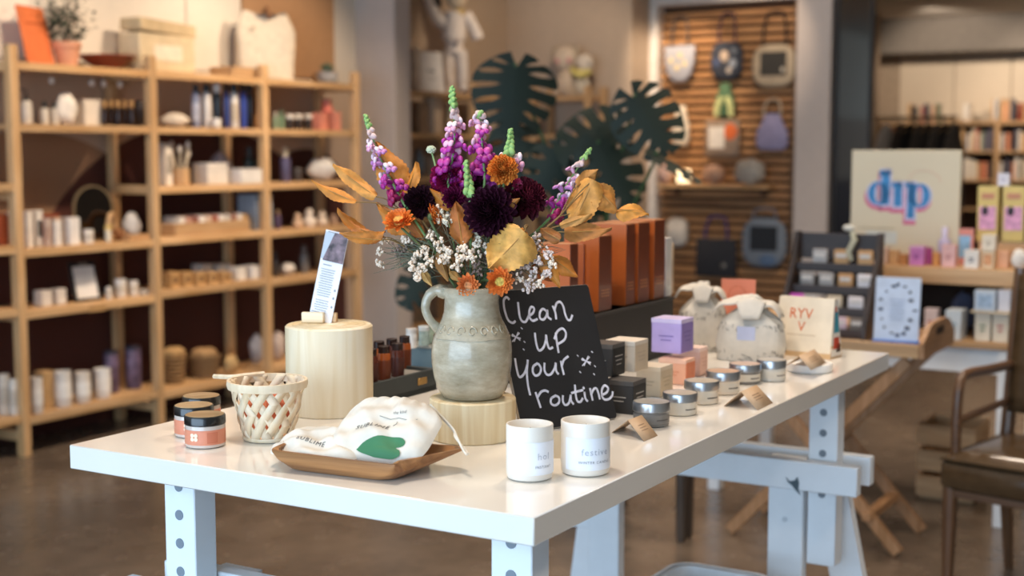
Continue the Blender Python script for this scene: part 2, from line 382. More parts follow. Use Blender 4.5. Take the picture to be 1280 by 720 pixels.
def goods(kind, x0, x1, yt, z, ins, label, cat, c1, c2=None, c3=None, v=None, grp=None, dep=None, name=None):
    """one small product on a shelf of the left wall: pixel columns give its place along the shelf, the shelf its distance"""
    v = (VF if v is None else v) + ins
    p = onV((x0+x1)/2, z, v); w0 = onV(x0, z, v); w1 = onV(x1, z, v)
    wl = (w1-w0).length*.86; wr = (x1-x0)*mpp(p); h = max(.015, ztop(p, yt)-z)
    t = thing(name or cat.replace(' ', '_'), label, cat, p+Vector((0, 0, .0005)), RV, grp)
    if kind == 'bottle': bottle(t, wr*.92, h, c1, c2 or '#1d1a19', label=c3)
    elif kind == 'tube': bottle(t, wr*.92, h, c1, c2 or '#1d1a19', .8, .8, label=c3)
    elif kind == 'pump': bottle(t, wr*.92, h*.85, c1, c2 or '#1d1a19', .35, .8, pump=True)
    elif kind == 'jar': jar(t, wr*.92, h, c1, c2 or '#1d1a19')
    elif kind == 'cup': cup(t, wr*.9, h, c1, c2 or '#cbbfae')
    elif kind == 'box': carton(t, wl*.8, dep or min(.09, wl*.8), h, c1, c2, c3)
    elif kind == 'lump': lump(t, wr, min(.2, wr*.8), h, c1, int(x0*7))
    return t
# ---------------------------------------------------------------- goods on the left shelving
Z1, Z2, Z3, Z4, Z5, Z6 = 1.72, 1.455, 1.167, .914, .65, .168
G = goods
# top of the unit
p = onV(52, Z1, VF+.16); t = thing('clipboard', 'orange board leaning upright on the top shelf by the plant', 'board', p, RV+.25)
MB().box((0, .0, .135), (.20, .012, .27), .004, Matrix.Rotation(math.radians(-12), 4, 'X')).build('panel', m_('#d4713f', .6), t)
MB().box((0, -.012, .19), (.12, .002, .004), 0, Matrix.Rotation(math.radians(-12), 4, 'X')).build('printed_line', m_('#a8522a', .6), t)
p = onV(84, Z1, VF+.17); t = thing('potted_plant', 'bushy dark green plant in a terracotta pot on the top shelf', 'plant', p, 0)
MB().lathe([(.045, 0), (.06, .09), (.066, .09), (.066, .115), (.058, .115), (.05, .1), (0, .1)], 18).build('pot', m_('#c98f70', .7), t)
st = MB(); lf = MB(); rnd = random.Random(3)
for i in range(16):
    a = rnd.uniform(0, 6.28); r = rnd.uniform(.03, .11); h = rnd.uniform(.16, .36)
    P = [Vector((0, 0, .1)), Vector((r*.4*math.cos(a), r*.4*math.sin(a), h*.6)), Vector((r*math.cos(a), r*math.sin(a), h))]
    st.tube(P, .002, 4)
    for k in range(26):
        q = P[1].lerp(P[2], rnd.uniform(0, 1.15)) + Vector((rnd.gauss(0, .022), rnd.gauss(0, .022), rnd.gauss(0, .02)))
        M = Matrix.Translation(q) @ Matrix.Rotation(rnd.uniform(0, 6.28), 4, 'Z') @ Matrix.Rotation(rnd.uniform(-.9, .9), 4, 'X')
        lf.add([(0, 0, 0), (.009, .014, .002), (0, .034, 0), (-.009, .014, .002)], [(0, 1, 2, 3)], M)
st.build('stem', m_('#4a4030', .7), t); o = lf.build('foliage', m_('#2c3a2b', .6), t, fix=False); o['kind'] = 'stuff'
p = onV(134, Z1, VF+.15); t = tag(MB().lathe([(.05, 0), (.055, .006), (.135, .062), (.139, .062), (.136, .066), (.10, .045), (.04, .016), (0, .014)], 32).build('bowl', m_('#7d3524', .45), loc=p), 'wide dark red bowl on the pine top shelf', 'bowl')
def pbox(x0, x1, yt, z, ins, d, name, label, cat, m, rz=0):
    v = VF+ins; p = onV((x0+x1)/2, z, v); w = (onV(x1, z, v)-onV(x0, z, v)).length; h = ztop(p, yt)-z
    return thing(name, label, cat, p, RV+rz), w, h, m
t, w, h, m = pbox(163, 232, 26, Z1+.0028, .155, .2, 'storage_case', 'cream lidded case with tilted lid on the top shelf', 'case', None)
MB().box((0, 0, h*.36), (w, .145, h*.72), .006).build('body', m_('#d8c29d', .7), t)
MB().box((0, .0, h*.86), (w*1.01, .147, h*.24), .006, Matrix.Rotation(.05, 4, 'Y')).build('lid', m_('#cdb48c', .7), t)
MB().box((0, -.0745, h*.36), (w*.5, .003, h*.3), .001).build('paper_label', m_('#e8dcc4', .7), t)
t, w, h, m = pbox(277, 322, 80, Z1, .14, .16, 'wooden_tray', 'low wooden tray on the pine unit next to the linen bag', 'tray', None)
MB().box((0, 0, .006), (w, .16, .012), .002).build('base', OAK['X'], t)
for y in (-.076, .076): MB().box((0, y, .033), (w, .01, .042), .002).build('side', OAK['X'], t)
for x in (-1, 1): MB().box((x*(w/2-.006), 0, .033), (.012, .14, .042), .002).build('end', OAK['Y'], t)
p = onV(332, 1.7226, VF+.155); t = thing('linen_bag', 'large upright cream linen bag with brown strap', 'bag', p, RV-.45)
def bagf(i, j):
    th = 2*math.pi*i; k = 1-.28*max(0, j-.72)/.28 if j > .72 else 1-.06*(1-j)
    w = .172*k*(1+.03*math.sin(5*th+4*j)); d = .060*k*(1-.4*j)
    c, s_ = math.cos(th), math.sin(th)
    return (w*math.copysign(abs(c)**.6, c), d*math.copysign(abs(s_)**.6, s_), .355*j+.012*math.sin(2*th+1)*j)
mb = MB(); mb.grid(bagf, 28, 14); mb.lathe([(.0, .004), (.09, .004)], 20); mb.lathe([(.0, .345), (.075, .345)], 20)
mb.build('body', m_('#d9cbb6', .9, bump=.4, scale=30), t, ang=80)
MB().tube([(.0, -.06, .32), (.0, -.055, .36), (.005, -.02, .385), (.0, .02, .36)], .008, 6).build('strap', m_('#8a5a38', .7), t)
MB().lathe([(.012, 0), (.012, .004)], 12, Matrix.Translation((-.09, -.05, .27)) @ UPR).build('button', m_('#b5a690', .6), t)
p = onV(409, Z1, VF+.15); t = thing('potted_succulent', 'small succulent in a grey bowl pot on saucer', 'plant', p, RV)
MB().lathe([(.07, 0), (.078, .008), (0, .009)], 20).build('saucer', m_('#d9cfc0', .6), t)
MB().lathe([(.045, .009), (.062, .02), (.062, .07), (.055, .07), (.05, .06), (0, .06)], 20).build('pot', m_('#a5a2a0', .6), t)
lf = MB()
for k in range(22):
    a = k*2.4; e = .3+k*.05; lf.ell((0, 0, .03), (.008, .006, .034), 6, 5, Matrix.Translation((0, 0, .06)) @ Matrix.Rotation(a, 4, 'Z') @ Matrix.Rotation(1.25-e*.9, 4, 'X'))
lf.build('leaves', m_('#5e7058', .6), t)
# bay one
G('pump', 27, 41, 112, Z2, .10, 'white pump bottle with black top by the pine upright', 'bottle', '#ded6ca')
G('bottle', 50, 62, 127, Z2, .12, 'short black capped bottle beside white pump bottle', 'bottle', '#d6cdbf', '#141313')
G('bottle', 63, 75, 127, Z2, .14, 'short black capped bottle next to folded white cloth', 'bottle', '#d6cdbf', '#141313')
G('lump', 70, 98, 117, Z2, .12, 'crumpled white cloth draped against white box', 'cloth', '#e6ddd0')
G('box', 94, 122, 125, Z2, .17, 'white box behind the crumpled cloth', 'box', '#e2d6c6', dep=.09)
for i, x in enumerate((127, 135.5, 144, 152.5, 161)):
    G('bottle', x, x+9, 126, Z2, .10+.03*(i % 2), 'small dark brown bottle with gold cap in a row', 'bottle', '#2a1a13', '#b58a54', grp='dark gold capped bottles')
G('jar', 167, 184, 127, Z2, .16, 'squat dark jar by the second pine upright', 'jar', '#2b211d', '#3a2f2a')
for x in (65, 115, 130, 150):
    p = onV(x, 1.66, VF+.24); t = thing('hanging_ornament', 'small round white ornament hanging under the top shelf', 'ornament', p, 0, 'white ornaments under the top shelf')
    MB().ell((0, 0, 0), (.014, .014, .016), 10, 8).build('ball', m_('#f0e8dc', .4), t)
    MB().tube([(0, 0, .015), (0, 0, .036)], .001, 4).build('cord', m_('#c9b28e', .6), t)
Zb = .912
G('box', 31, 41, 264, Zb, .09, 'tall white carton against the front pine upright', 'carton', '#e8e0d6')
G('box', 41, 53, 263, Zb, .11, 'tall white carton with small black mark', 'carton', '#e4dcd2', c3='#4a4340')
G('box', 44, 76, 268, Zb, .25, 'rust orange box behind white cartons', 'carton', '#8a3f22', dep=.05)
G('cup', 55, 65, 273, Zb, .07, 'pinkish candle glass between white cartons', 'candle', '#c9b1a0', '#b99a88')
G('box', 65, 76, 272, Zb, .07, 'short white carton beside pinkish candle glass', 'carton', '#e8e1d8', '#c7a98e')
G('box', 80, 98, 272, Zb, .08, 'white folded card box in front of oval mirror', 'carton', '#e9e2da')
G('cup', 104, 118, 287, Zb, .06, 'small white votive cup in front of mirror', 'candle', '#e8dfd2')
G('jar', 131, 140, 281, Zb, .06, 'tiny glass jar with shiny gold lid', 'jar', '#d8cdb8', '#d6b46a')
G('lump', 154, 178, 266, Zb, .14, 'white ceramic shell with dark opening near upright', 'ceramic', '#d8d2cb')
G('lump', 138, 158, 285, Zb, .10, 'brown woven bundle beside the white shell', 'bundle', '#7d5230')
G('box', 152, 187, 293, Zb, .05, 'flat kraft box low at shelf end', 'box', '#b98f63', dep=.06)
p = onV(117, Zb, VF+.17); t = thing('table_mirror', 'arched table mirror with dark glass on shelf', 'mirror', p, RV-.2)
arch = [(-.105, 0)] + [(.105*math.cos(math.pi-a*math.pi/14), .16+.105*math.sin(a*math.pi/14)) for a in range(15)] + [(.105, 0)]
MB().prism(arch, -.006, .006, UPR).build('frame', m_('#8a775c', .4, metal=.4), t)
arch2 = [(x*.9, .01+y*.93) for x, y in arch]
MB().prism(arch2, -.0035, .0035, Matrix.Translation((0, -.004, 0)) @ UPR).build('mirror_glass', m_('#6e6259', .04, metal=1, var=.02), t)
MB().box((0, .05, .08), (.05, .09, .008), .002, Matrix.Rotation(-.9, 4, 'X')).build('prop', m_('#8a775c', .5), t)
p = onV(140, Zb, VF+.10); t = tag(MB().tube([(.045*math.cos(a), 0, .058+.058*math.sin(a)) for a in [k*math.pi*2/24 for k in range(24)]], .012, 8, closed=True).build('wood_ring', OAK['X'], loc=p+Vector((0, 0, .012)), rot=(0, 0, RV+.5)), 'pale upright oval wooden ring beside the mirror', 'ornament')
Zb = .641
p = onV(110, Zb, VF+.10); t = thing('clipboard', 'black framed board with a white paper sheet on shelf', 'sign', p, RV-.1)
Mt = Matrix.Rotation(math.radians(-14), 4, 'X')
MB().box((0, 0, .095), (.15, .01, .19), .003, Mt).build('board', m_('#1f1b1a', .6), t)
MB().box((0, -.007, .088), (.115, .002, .15), 0, Mt).build('paper', m_('#ded8d0', .7), t)
MB().box((0, -.010, .172), (.05, .008, .016), .002, Mt).build('clip', m_('#8a857e', .4, metal=.8), t)
for i, (x0, x1, yt, l) in enumerate(((45, 63, 363, 'low white box left of black framed board'), (65, 81, 361, 'low white box close to black framed board'))):
    G('box', x0, x1, yt, Zb, .12, l, 'box', '#dcd3c8', '#e6ded3')
G('cup', 132, 141, 359, Zb, .08, 'tiny white cup touching black framed board', 'cup', '#d9d0c4')
G('cup', 143, 159, 349, Zb, .10, 'white cup on the shelf above patterned bottles', 'cup', '#e2dad0')
G('cup', 160, 174, 351, Zb, .10, 'white cup near the second pine upright', 'cup', '#e2dad0')
G('box', 174, 186, 362, Zb, .08, 'little white box at the end beside the cups', 'box', '#cfc3b3')
p = onV(122, .630, VF-.004); tag(MB().box((0, 0, 0), (.10, .003, .032), .001).build('shelf_label', m_('#b9905e', .7), loc=p+Vector((0, 0, -.012)), rot=(0, 0, RV)), 'kraft shelf label clipped to the shelf edge', 'label')
Zb = .174
for x0, x1, yt, ins, k, c, l in ((38, 55, 472, .05, 'cup', '#e2d8cc', 'white candle tumbler at the foot of pine upright'), (47, 66, 464, .13, 'box', '#c39f70', 'kraft carton behind white candle tumbler'),
        (68, 91, 464, .08, 'cup', '#ded6cc', 'white candle tumbler with dark mark, low shelf'), (93, 115, 465, .08, 'cup', '#d8ccbe', 'beige pink candle tumbler, low shelf'), (117, 140, 461, .10, 'cup', '#e6e0d8', 'plain white candle tumbler before patterned bottle')):
    G(k, x0, x1, yt, Zb, ins, l, 'candle' if k == 'cup' else 'carton', c, '#efe8de' if k == 'cup' else None)
for x0, x1, yt, l in ((130, 150, 438, 'tall purple patterned canister behind white tumbler'), (156, 178, 432, 'tall purple patterned canister standing alone')):
    p = onV((x0+x1)/2, Zb, VF+.17); w = (x1-x0)*mpp(p)*.9; h = ztop(p, yt)-Zb
    t = thing('canister', l, 'canister', p, RV)
    MB().lathe([(w*.48, 0), (w*.5, .004), (w*.5, h*.9), (w*.46, h*.93)], 20).build('body', m_('#6d5a72', .5, var=.7, scale=24), t)
    MB().lathe([(w*.5, h*.9), (w*.5, h-.004), (w*.45, h)], 20).build('lid', m_('#3c3542', .5), t)
# outermost bay, cut by the picture edge
G('box', -6, 9, 268, .93, .10, 'rust red box in the cut off shelf bay', 'carton', '#a04a28')
G('box', 10, 16, 266, .93, .10, 'cream carton beside the rust red box', 'carton', '#d9cdbc')
G('cup', -2, 14, 468, .19, .08, 'beige candle tumbler in the cut off shelf bay', 'candle', '#cfc2b2', '#b5a797')
G('cup', 12, 24, 474, .19, .04, 'white candle tumbler left of the front upright', 'candle', '#d9cfc2', '#bfb2a2')
# bay two
G('lump', 201, 240, 142, Z2, .12, 'folded cream towel lying on the shelf', 'towel', '#d9cdbb')
for x0, x1, c, c2, c3, l in ((240, 251, '#8f95ac', '#191717', '#b9bccb', 'slim lilac grey bottle with black cap'), (253, 265, '#ded8d2', '#191717', None, 'white bottle with a black cap among slim bottles'),
        (266, 278, '#22252c', '#e0dbd4', None, 'black bottle with a white cap'), (279, 288, '#3c4a86', '#191717', None, 'navy bottle with black cap beside white labelled bottle'),
        (287, 299, '#e0dad3', '#191717', '#c7b8a2', 'white bottle with beige label'), (300, 309, '#3d4fa0', '#191717', None, 'bright blue bottle with black cap'), (308, 318, '#1f1d22', '#191717', None, 'all black bottle at the end of the row')):
    G('tube', x0, x1, 105, 1.455, .10, l, 'bottle', c, c2, c3)
G('jar', 264, 277, 148, 1.455, .05, 'tiny white jar in front of black bottle', 'jar', '#e6dfd6', '#e6dfd6')
G('lump', 313, 330, 104, 1.455, .2, 'coil of tan rope behind the black bottle', 'rope', '#b4885a')
G('box', 202, 214, 179, Z3, .09, 'tall narrow white box beside pot of brushes', 'box', '#e0d5c6', c3='#8d8378')
p = onV(226, Z3, VF+.10); t = thing('brush_pot', 'wooden pot holding pale wooden brushes', 'pot', p, RV)
MB().lathe([(.04, 0), (.045, .003), (.045, .085), (.038, .085), (.036, .02), (0, .02)], 18).build('pot', OAK['Z'], t)
for k in range(6):
    a = k*1.05; b_ = Vector((.015*math.cos(a), .015*math.sin(a), .02)); e = Vector((.06*math.cos(a), .03*math.sin(a), .16+.02*(k % 3)))
    br = MB().tube([b_, e], .005, 6).build('brush_handle', m_('#ddcdb2', .6), t)
    MB().ell(e, (.011, .011, .02), 8, 6).build('brush_head', m_('#e9dfd0', .8), br)
G('box', 245, 282, 204, Z3, .12, 'open white box with soft filling on the shelf', 'box', '#dcd4c9', '#e8e1d7', dep=.1)
G('lump', 262, 290, 190, Z3, .2, 'grey lilac bundle of cloth behind white boxes', 'cloth', '#8f868c')
G('box', 284, 328, 211, Z3, .08, 'long low white tray box near the third upright', 'box', '#e2dcd4', dep=.12)
G('bottle', 303, 322, 184, Z3, .22, 'dark green bottle standing behind white tray box', 'bottle', '#27302b', '#1b201d')
Zb = .917
p = onV(252, Zb, VF+.12); wI = (onV(299, Zb, VF+.12)-onV(206, Zb, VF+.12)).length
t = thing('display_crate', 'long low wooden crate filled with cards', 'crate', p, RV)
MB().box((0, 0, .006), (wI, .17, .012), .002).build('base', OAK['X'], t)
for y in (-.081, .081): MB().box((0, y, .037), (wI, .01, .05), .002).build('side', OAK['X'], t)
for x in (-1, 1): MB().box((x*(wI/2-.006), 0, .037), (.012, .15, .05), .002).build('end', OAK['Y'], t)
for k, c in enumerate(('#e3d9cc', '#b98a78', '#8a5145', '#e8e2d9', '#d7b9a2', '#a8604c', '#e6ddd2', '#cfc4b6', '#9c6a55', '#e2d8cb')):
    tag(MB().box((0, 0, .045), (.032, .12, .07), .002, Matrix.Rotation(.35, 4, 'Y')).build('greeting_card', m_(c, .6), loc=p+BD*(-wI/2+.06+k*(wI-.12)/9)+Vector((0, 0, .014)), rot=(0, 0, RV)), ('pale card pack filed in long wooden crate', 'reddish card pack filed in long wooden crate')[c in ('#b98a78', '#8a5145', '#a8604c', '#9c6a55')], 'card', 'card packs in the wooden crate')
for x0, x1, c, l in ((308, 315, '#8f98a3', 'thin grey blue book upright on shelf'), (315, 322, '#c9c6c2', 'thin off white book upright on shelf'), (322, 331, '#aab0b6', 'pale grey book leaning on the third upright')):
    G('box', x0, x1, 243, Zb, .12, l, 'book', c, dep=.13)
G('box', 300, 308, 268, Zb, .07, 'small kraft box beside the upright books', 'box', '#c79c66')
Zb = .657
for i in range(5):
    G('box', 207+i*16, 222+i*16, 340, Zb, .08, 'small kraft carton in a row under the crate', 'carton', '#c39a66', c3='#7d5d3c', grp='kraft cartons in a row')
for x0, x1, l in ((244, 262, 'low white box behind the kraft cartons'), (262, 285, 'white flat box behind the kraft cartons')): G('box', x0, x1, 330, Zb, .19, l, 'box', '#cfc8be')
G('box', 288, 304, 334, Zb, .10, 'white box at the end of the kraft cartons', 'box', '#e3dcd2')
G('box', 305, 325, 332, Zb, .10, 'larger white box by the third upright', 'box', '#e6e0d8')
Zb = .161
def basket(x0, x1, yt, l, c, c2):
    p = onV((x0+x1)/2, Zb, VF+.15); w = (x1-x0)*mpp(p)*.5; h = ztop(p, yt)-Zb
    t = thing('woven_basket', l, 'basket', p, RV)
    mb = MB()
    for k in range(7): mb.tube([((w*(.75+.04*k))*math.cos(a), (w*(.75+.04*k))*math.sin(a), .01+k*h*.6/6) for a in [q*math.pi/10 for q in range(20)]], .009, 6, closed=True)
    mb.build('coil', m_(c, .8, bump=.5, scale=60), t)
    for k in range(5):
        a = k*1.3; MB().ell((w*.4*math.cos(a), w*.4*math.sin(a), h*.75), (.04, .035, .03), 8, 6).build('bundle', m_(c2, .8), t)
    MB().lathe([(0, .004), (w*.7, .004), (w*.7, .01), (0, .01)], 16).build('base', m_(c, .8), t)
basket(204, 232, 428, 'round coiled basket with tan bundles by the second upright', '#8a6a44', '#b08c5c')
basket(236, 275, 432, 'wide coiled basket with tan bundles on lowest shelf', '#7c5f3e', '#a9855a')
G('lump', 277, 299, 444, Zb, .10, 'tan soft bundle beside the wide basket', 'bundle', '#b59566')
# bay three
G('bottle', 341, 348, 140, Z2, .10, 'tiny pale green bottle by the third upright', 'bottle', '#8fa58a', '#c9c9bb')
G('bottle', 348, 356, 137, Z2, .10, 'small sage green bottle', 'bottle', '#7d9678', '#6d7f68')
for i, x in enumerate((357, 368, 380)): G('jar', x, x+11, 143, Z2, .08+.02*i, 'small dark jar with white lid in a row of three', 'jar', '#3a312c', '#e5ddd0', grp='dark jars with white lids')
G('box', 393, 406, 141, Z2, .08, 'short coral candle block left of tall coral piece', 'candle', '#dc8a72')
G('tube', 401, 417, 124, Z2, .12, 'tall rounded coral vessel', 'vessel', '#d9745f', '#d9745f')
G('box', 411, 423, 140, Z2, .08, 'short coral candle block right of tall coral piece', 'candle', '#df9079')
G('bottle', 350, 364, 184, 1.167, .10, 'purple glass bottle with round pale stopper', 'bottle', '#5b5674', '#cdbfa4')
G('jar', 366, 378, 210, 1.167, .12, 'little dark grey jar near purple bottle', 'jar', '#4a4340', '#57504b')
G('lump', 383, 425, 198, 1.167, .14, 'white ceramic animal shaped vessel', 'ceramic', '#d9d3ca')
G('bottle', 343, 352, 262, .91, .10, 'small purple bottle on the shelf with figurines', 'bottle', '#5c4c68', '#9d7f63')
for x0, x1, yt, c, l in ((365, 380, 266, '#c9a98c', 'rounded tan figurine beside the cream one'), (378, 396, 261, '#e2d3c2', 'rounded cream figurine in the middle of a group'), (395, 411, 264, '#d8c3ad', 'rounded beige figurine beside cream one'), (411, 424, 268, '#a9896f', 'rounded brown figurine at the group end')):
    p = onV((x0+x1)/2, .91, VF+.10); r = (x1-x0)*mpp(p)/2; h = ztop(p, yt)-.91
    t = thing('figurine', l, 'figurine', p, RV)
    MB().lathe([(r*.7, 0), (r*.95, h*.15), (r*.9, h*.4), (r*.5, h*.6)], 14).build('body', m_(c, .5), t)
    MB().ell((0, 0, h*.74), (r*.6, r*.6, h*.26), 12, 8).build('head', m_(c, .5), t)
G('lump', 349, 370, 329, .647, .12, 'small white pebble shaped dish', 'dish', '#d8d0c6')
G('bottle', 374, 387, 307, .647, .14, 'grey stoneware bottle with narrow neck', 'bottle', '#77726e', '#6b6662')
G('bottle', 341, 349, 315, .647, .12, 'slim dark grey bottle by the third upright', 'bottle', '#4c4744', '#3f3a37')
G('lump', 312, 331, 418, .17, .18, 'grey white folded textile on lowest shelf', 'cloth', '#a9a3a3')
G('lump', 339, 358, 415, .17, .16, 'pinkish white folded textile on lowest shelf', 'cloth', '#c9b8ad')
def smooth(pts, n=5):
    if len(pts) < 3: return pts
    out = []
    for i in range(len(pts)-1):
        p0 = pts[max(i-1, 0)]; p1 = pts[i]; p2 = pts[i+1]; p3 = pts[min(i+2, len(pts)-1)]
        for k in range(n):
            s = k/n; out.append(tuple(.5*(2*p1[d]+(p2[d]-p0[d])*s+(2*p0[d]-5*p1[d]+4*p2[d]-p3[d])*s*s+(3*p1[d]-p0[d]-3*p2[d]+p3[d])*s**3) for d in range(len(p1))))
    return out+[pts[-1]]
smooth_ = smooth
# ---------------------------------------------------------------- display table
T = .88
U0, U1, V0, V1 = 1.464, 3.101, .834, 1.674
o = span(MB(), 0, U1-U0, 0, V1-V0, -.038, 0, .0015).build('white_worktop', mat('#ebe5db', .13, var=.025, scale=5, coat=.3), loc=W(U0, V0, T), rot=(0, 0, RV))
tag(o, 'glossy white table top carrying the whole display', 'worktop')
def trestle(label, u, back):
    """u: front plane of the vertical frame; back=+1 puts the splayed frame behind it"""
    t = thing('trestle', label, 'trestle', W(u, 1.254, 0), RV)
    zt = .645
    def yy(v): return v-1.254
    for s in (-1, 1):
        lg = MB().box((.017, s*.232, (zt-.002)/2), (.034, .082, zt-.002), .002).build('leg', WHITEP, t)
        MB().tube([(-.001, s*.232, .5), (-.004, s*.232, .5)], .006, 10).build('screw', m_('#c9ced2', .35, metal=.9), lg)
    MB().box((-.016, 0, zt-.033), (.032, .81, .066), .002).build('rail', WHITEP, t)
    MB().box((.086, 0, zt-.033+.004), (.032, .81, .066), .002).build('rail', WHITEP, t)
    M0 = Matrix.Identity(4)
    for s in (-1, 1):
        mb = MB(); x0 = .104
        pts = [(s*.285-.04, zt-.005), (s*.285+.04, zt-.005), (s*.40+.04, 0), (s*.40-.04, 0)]
        vs = [(x0+(d if z > .3 else d+.06), y, z) for d in (0, .032) for y, z in pts]
        mb.add(vs, [(0, 1, 2, 3), (7, 6, 5, 4), (0, 4, 5, 1), (1, 5, 6, 2), (2, 6, 7, 3), (3, 7, 4, 0)])
        mb.build('leg', WHITEP, t)
    MB().box((.07, 0, .10), (.20, .62, .018), .002).build('lower_shelf', WHITEP, t)
    for s in (-1, 1):
        po = MB().box((.040, s*.312, .621), (.050, .066, .442), .002).build('post', WHITEP, t)
        for k in range(6):
            z = .80-k*.047
            MB().lathe([(.0085, 0), (.0085, .0012)], 14, Matrix.Translation((.0148, s*.312, z)) @ Matrix.Rotation(-math.pi/2, 4, 'Y')).build('hole', m_('#7d868f', .6), po)
    MB().box((.040, 0, .832), (.05, .76, .019), .002).build('top_bar', WHITEP, t)
    return t
t1 = trestle('white wooden trestle with drilled posts under the front end of the table', 1.575, 1)
t2 = trestle('white wooden trestle with bird scuff mark under the far end of the table', 2.955, 1)
def bird():
    P = [(0, .01), (.006, .004), (.014, .006), (.018, .012), (.021, .003), (.02, -.006), (.024, -.016), (.016, -.009), (.01, -.002), (.004, .002)]
    return MB().prism(P, 0, .0008)
bd = bird().build('scuff_mark', m_('#55636b', .8), t2); q = atU(982, 604, 2.955-.0335)
bd.matrix_parent_inverse = Matrix.Identity(4)
loc = Matrix.Rotation(-RV, 4, 'Z') @ (q - W(2.955, 1.254, 0)); bd.location = loc
bd.rotation_euler = (math.pi/2, 0, -math.pi/2); bd.scale = (1.5, 1.5, 1)
# white tub under the table
p = at(888, 726, .42); t = thing('storage_tub', 'white plastic tub standing on the floor beneath the table', 'tub', Vector((p.x, p.y, 0)), RZ)
t.scale = (.93, .93, 1)
def rrect(w, d, r, n=5):
    out = []
    for cx, cy, a0 in ((w/2-r, d/2-r, 0), (-w/2+r, d/2-r, 90), (-w/2+r, -d/2+r, 180), (w/2-r, -d/2+r, 270)):
        for k in range(n+1):
            a = math.radians(a0+90*k/n); out.append((cx+r*math.cos(a), cy+r*math.sin(a)))
    return out
def loft(mb, rings, cap0=True, cap1=True):
    n = len(rings[0]); vs = [q for r in rings for q in r]
    fs = [(j*n+i, j*n+(i+1) % n, (j+1)*n+(i+1) % n, (j+1)*n+i) for j in range(len(rings)-1) for i in range(n)]
    if cap0: fs.append(tuple(range(n))[::-1])
    if cap1: fs.append(tuple((len(rings)-1)*n+i for i in range(n)))
    return mb.add(vs, fs)
def ring(w, d, r, z, n=5): return [(x, y, z) for x, y in rrect(w, d, r, n)]
loft(MB(), [ring(.20, .15, .04, 0), ring(.235, .185, .05, .405), ring(.235, .185, .05, .42), ring(.215, .165, .04, .42), ring(.18, .13, .03, .02)]).build('tub', m_('#dfe4e8', .4), t)
loft(MB(), [ring(.255, .205, .055, .405), ring(.262, .212, .058, .413), ring(.255, .205, .055, .423), ring(.236, .186, .05, .4225)], False, False).build('rim', m_('#eceff1', .4), t)
# ---------------------------------------------------------------- goods on the table
def gold_jar(px, py, label, rz):
    p = at(px, py, T); t = thing('cosmetic_jar', label, 'jar', p+Vector((0, 0, .0004)), rz)
    r = .031
    MB().lathe([(r*.9, 0), (r*.99, .002), (r, .005), (r, .034), (r*.95, .037)], 36).build('glass_body', m_('#d3c2b6', .12, coat=.5), t)
    MB().lathe([(r+.0005, .006), (r+.0005, .029)], 36).build('label_wrap', m_('#d98a6c', .45), t)
    MB().lathe([(r*.97, .0345), (r*1.03, .036), (r*1.03, .0475), (r*.99, .0495), (r*.93, .0495), (r*.93, .045)], 36).build('lid', m_('#191818', .25, coat=.4), t)
    MB().lathe([(r*.95, .0455), (r*.95, .0502), (0, .0508)], 36).build('lid_top', wood('#c0a27c', '#a08058', 'X', 1, .4), t)
    q = MB()
    for a in (-.5, -.3):
        for z in (.0155, .0215): q.lathe([(.0032, 0), (.0032, .0009)], 12, Matrix.Rotation(a, 4, 'Z') @ Matrix.Translation((0, -r-.0004, z)) @ UPR)
    q.build('flower_print', m_('#f0dcc0', .6), t)
    def patch(i, j): a = .25+i*.55; return ((r+.0012)*math.sin(a), -(r+.0012)*math.cos(a), .009+.017*j)
    MB().grid(patch, 8, 1).build('text_panel', m_('#c67255', .5), t)
gold_jar(257, 557, 'peach cosmetic jar with black lid, front one of three', .05)
gold_jar(243, 544, 'peach cosmetic jar with black lid, between the other two', .3)
gold_jar(252.5, 531, 'peach cosmetic jar with black lid, rear one partly hidden', .6)
# bamboo basket
p = at(335.5, 548.5, T); t = thing('bamboo_basket', 'pale woven bamboo basket with open diamond lattice', 'basket', p, RZ)
bw = [wood('#f0dfc6', '#dfc8a6', 'Z', 1, .5, .05), wood('#e9d6b9', '#d8c09b', 'Z', 1, .5, .05)]
HB, R_0, R_1 = .098, .037, .0605
def bpt(a, h, off=0): r = R_0+(R_1-R_0)*(h**.8)+off; return (r*math.cos(a), r*math.sin(a), .003+h*(HB-.006))
NS = 13
for sgn in (1, -1):
    for k in range(NS):
        a0 = 2*math.pi*k/NS + (.12 if sgn < 0 else 0)
        mb = MB(); wd_ = .0063
        def f(i, j):
            h = j; a = a0+sgn*1.15*h; r = R_0+(R_1-R_0)*(h**.8)
            off = (i-.5)*2*wd_/r*1.25
            wv = .0011*math.sin(h*NS*1.15+ (0 if sgn > 0 else math.pi) + k*math.pi)
            return bpt(a+off, h, wv + (.0006 if sgn > 0 else -.0006))
        mb.grid(f, 1, 16)
        ob = mb.build('strip', bw[sgn > 0], t, fix=False)
        md = ob.modifiers.new('thickness', 'SOLIDIFY'); md.thickness = .0011
for z, r0, hh in ((HB-.008, R_1+.001, .013), (.004, R_0+.0005, .006)):
    MB().lathe([(r0+.0012, z-hh/2), (r0+.003, z), (r0+.0022, z+hh/2), (r0-.0022, z+hh/2), (r0-.0022, z-hh/2), (r0+.0012, z-hh/2)], 40, cap=False).build('rim' if z > .05 else 'foot_band', bw[1], t)
MB().lathe([(0, .002), (R_0, .002), (R_0, .005), (0, .005)], 30).build('base', bw[0], t)
q = Matrix.Rotation(-RZ, 4, 'Z') @ (at(268, 469, T+.093)-p)
MB().tube(smooth_([(q.x, q.y, .091), (-.074, -.004, .0945), (-.0615, .012, .0955), (-.045, .044, .096)]), .0042, 6).build('strap_end', bw[1], t)
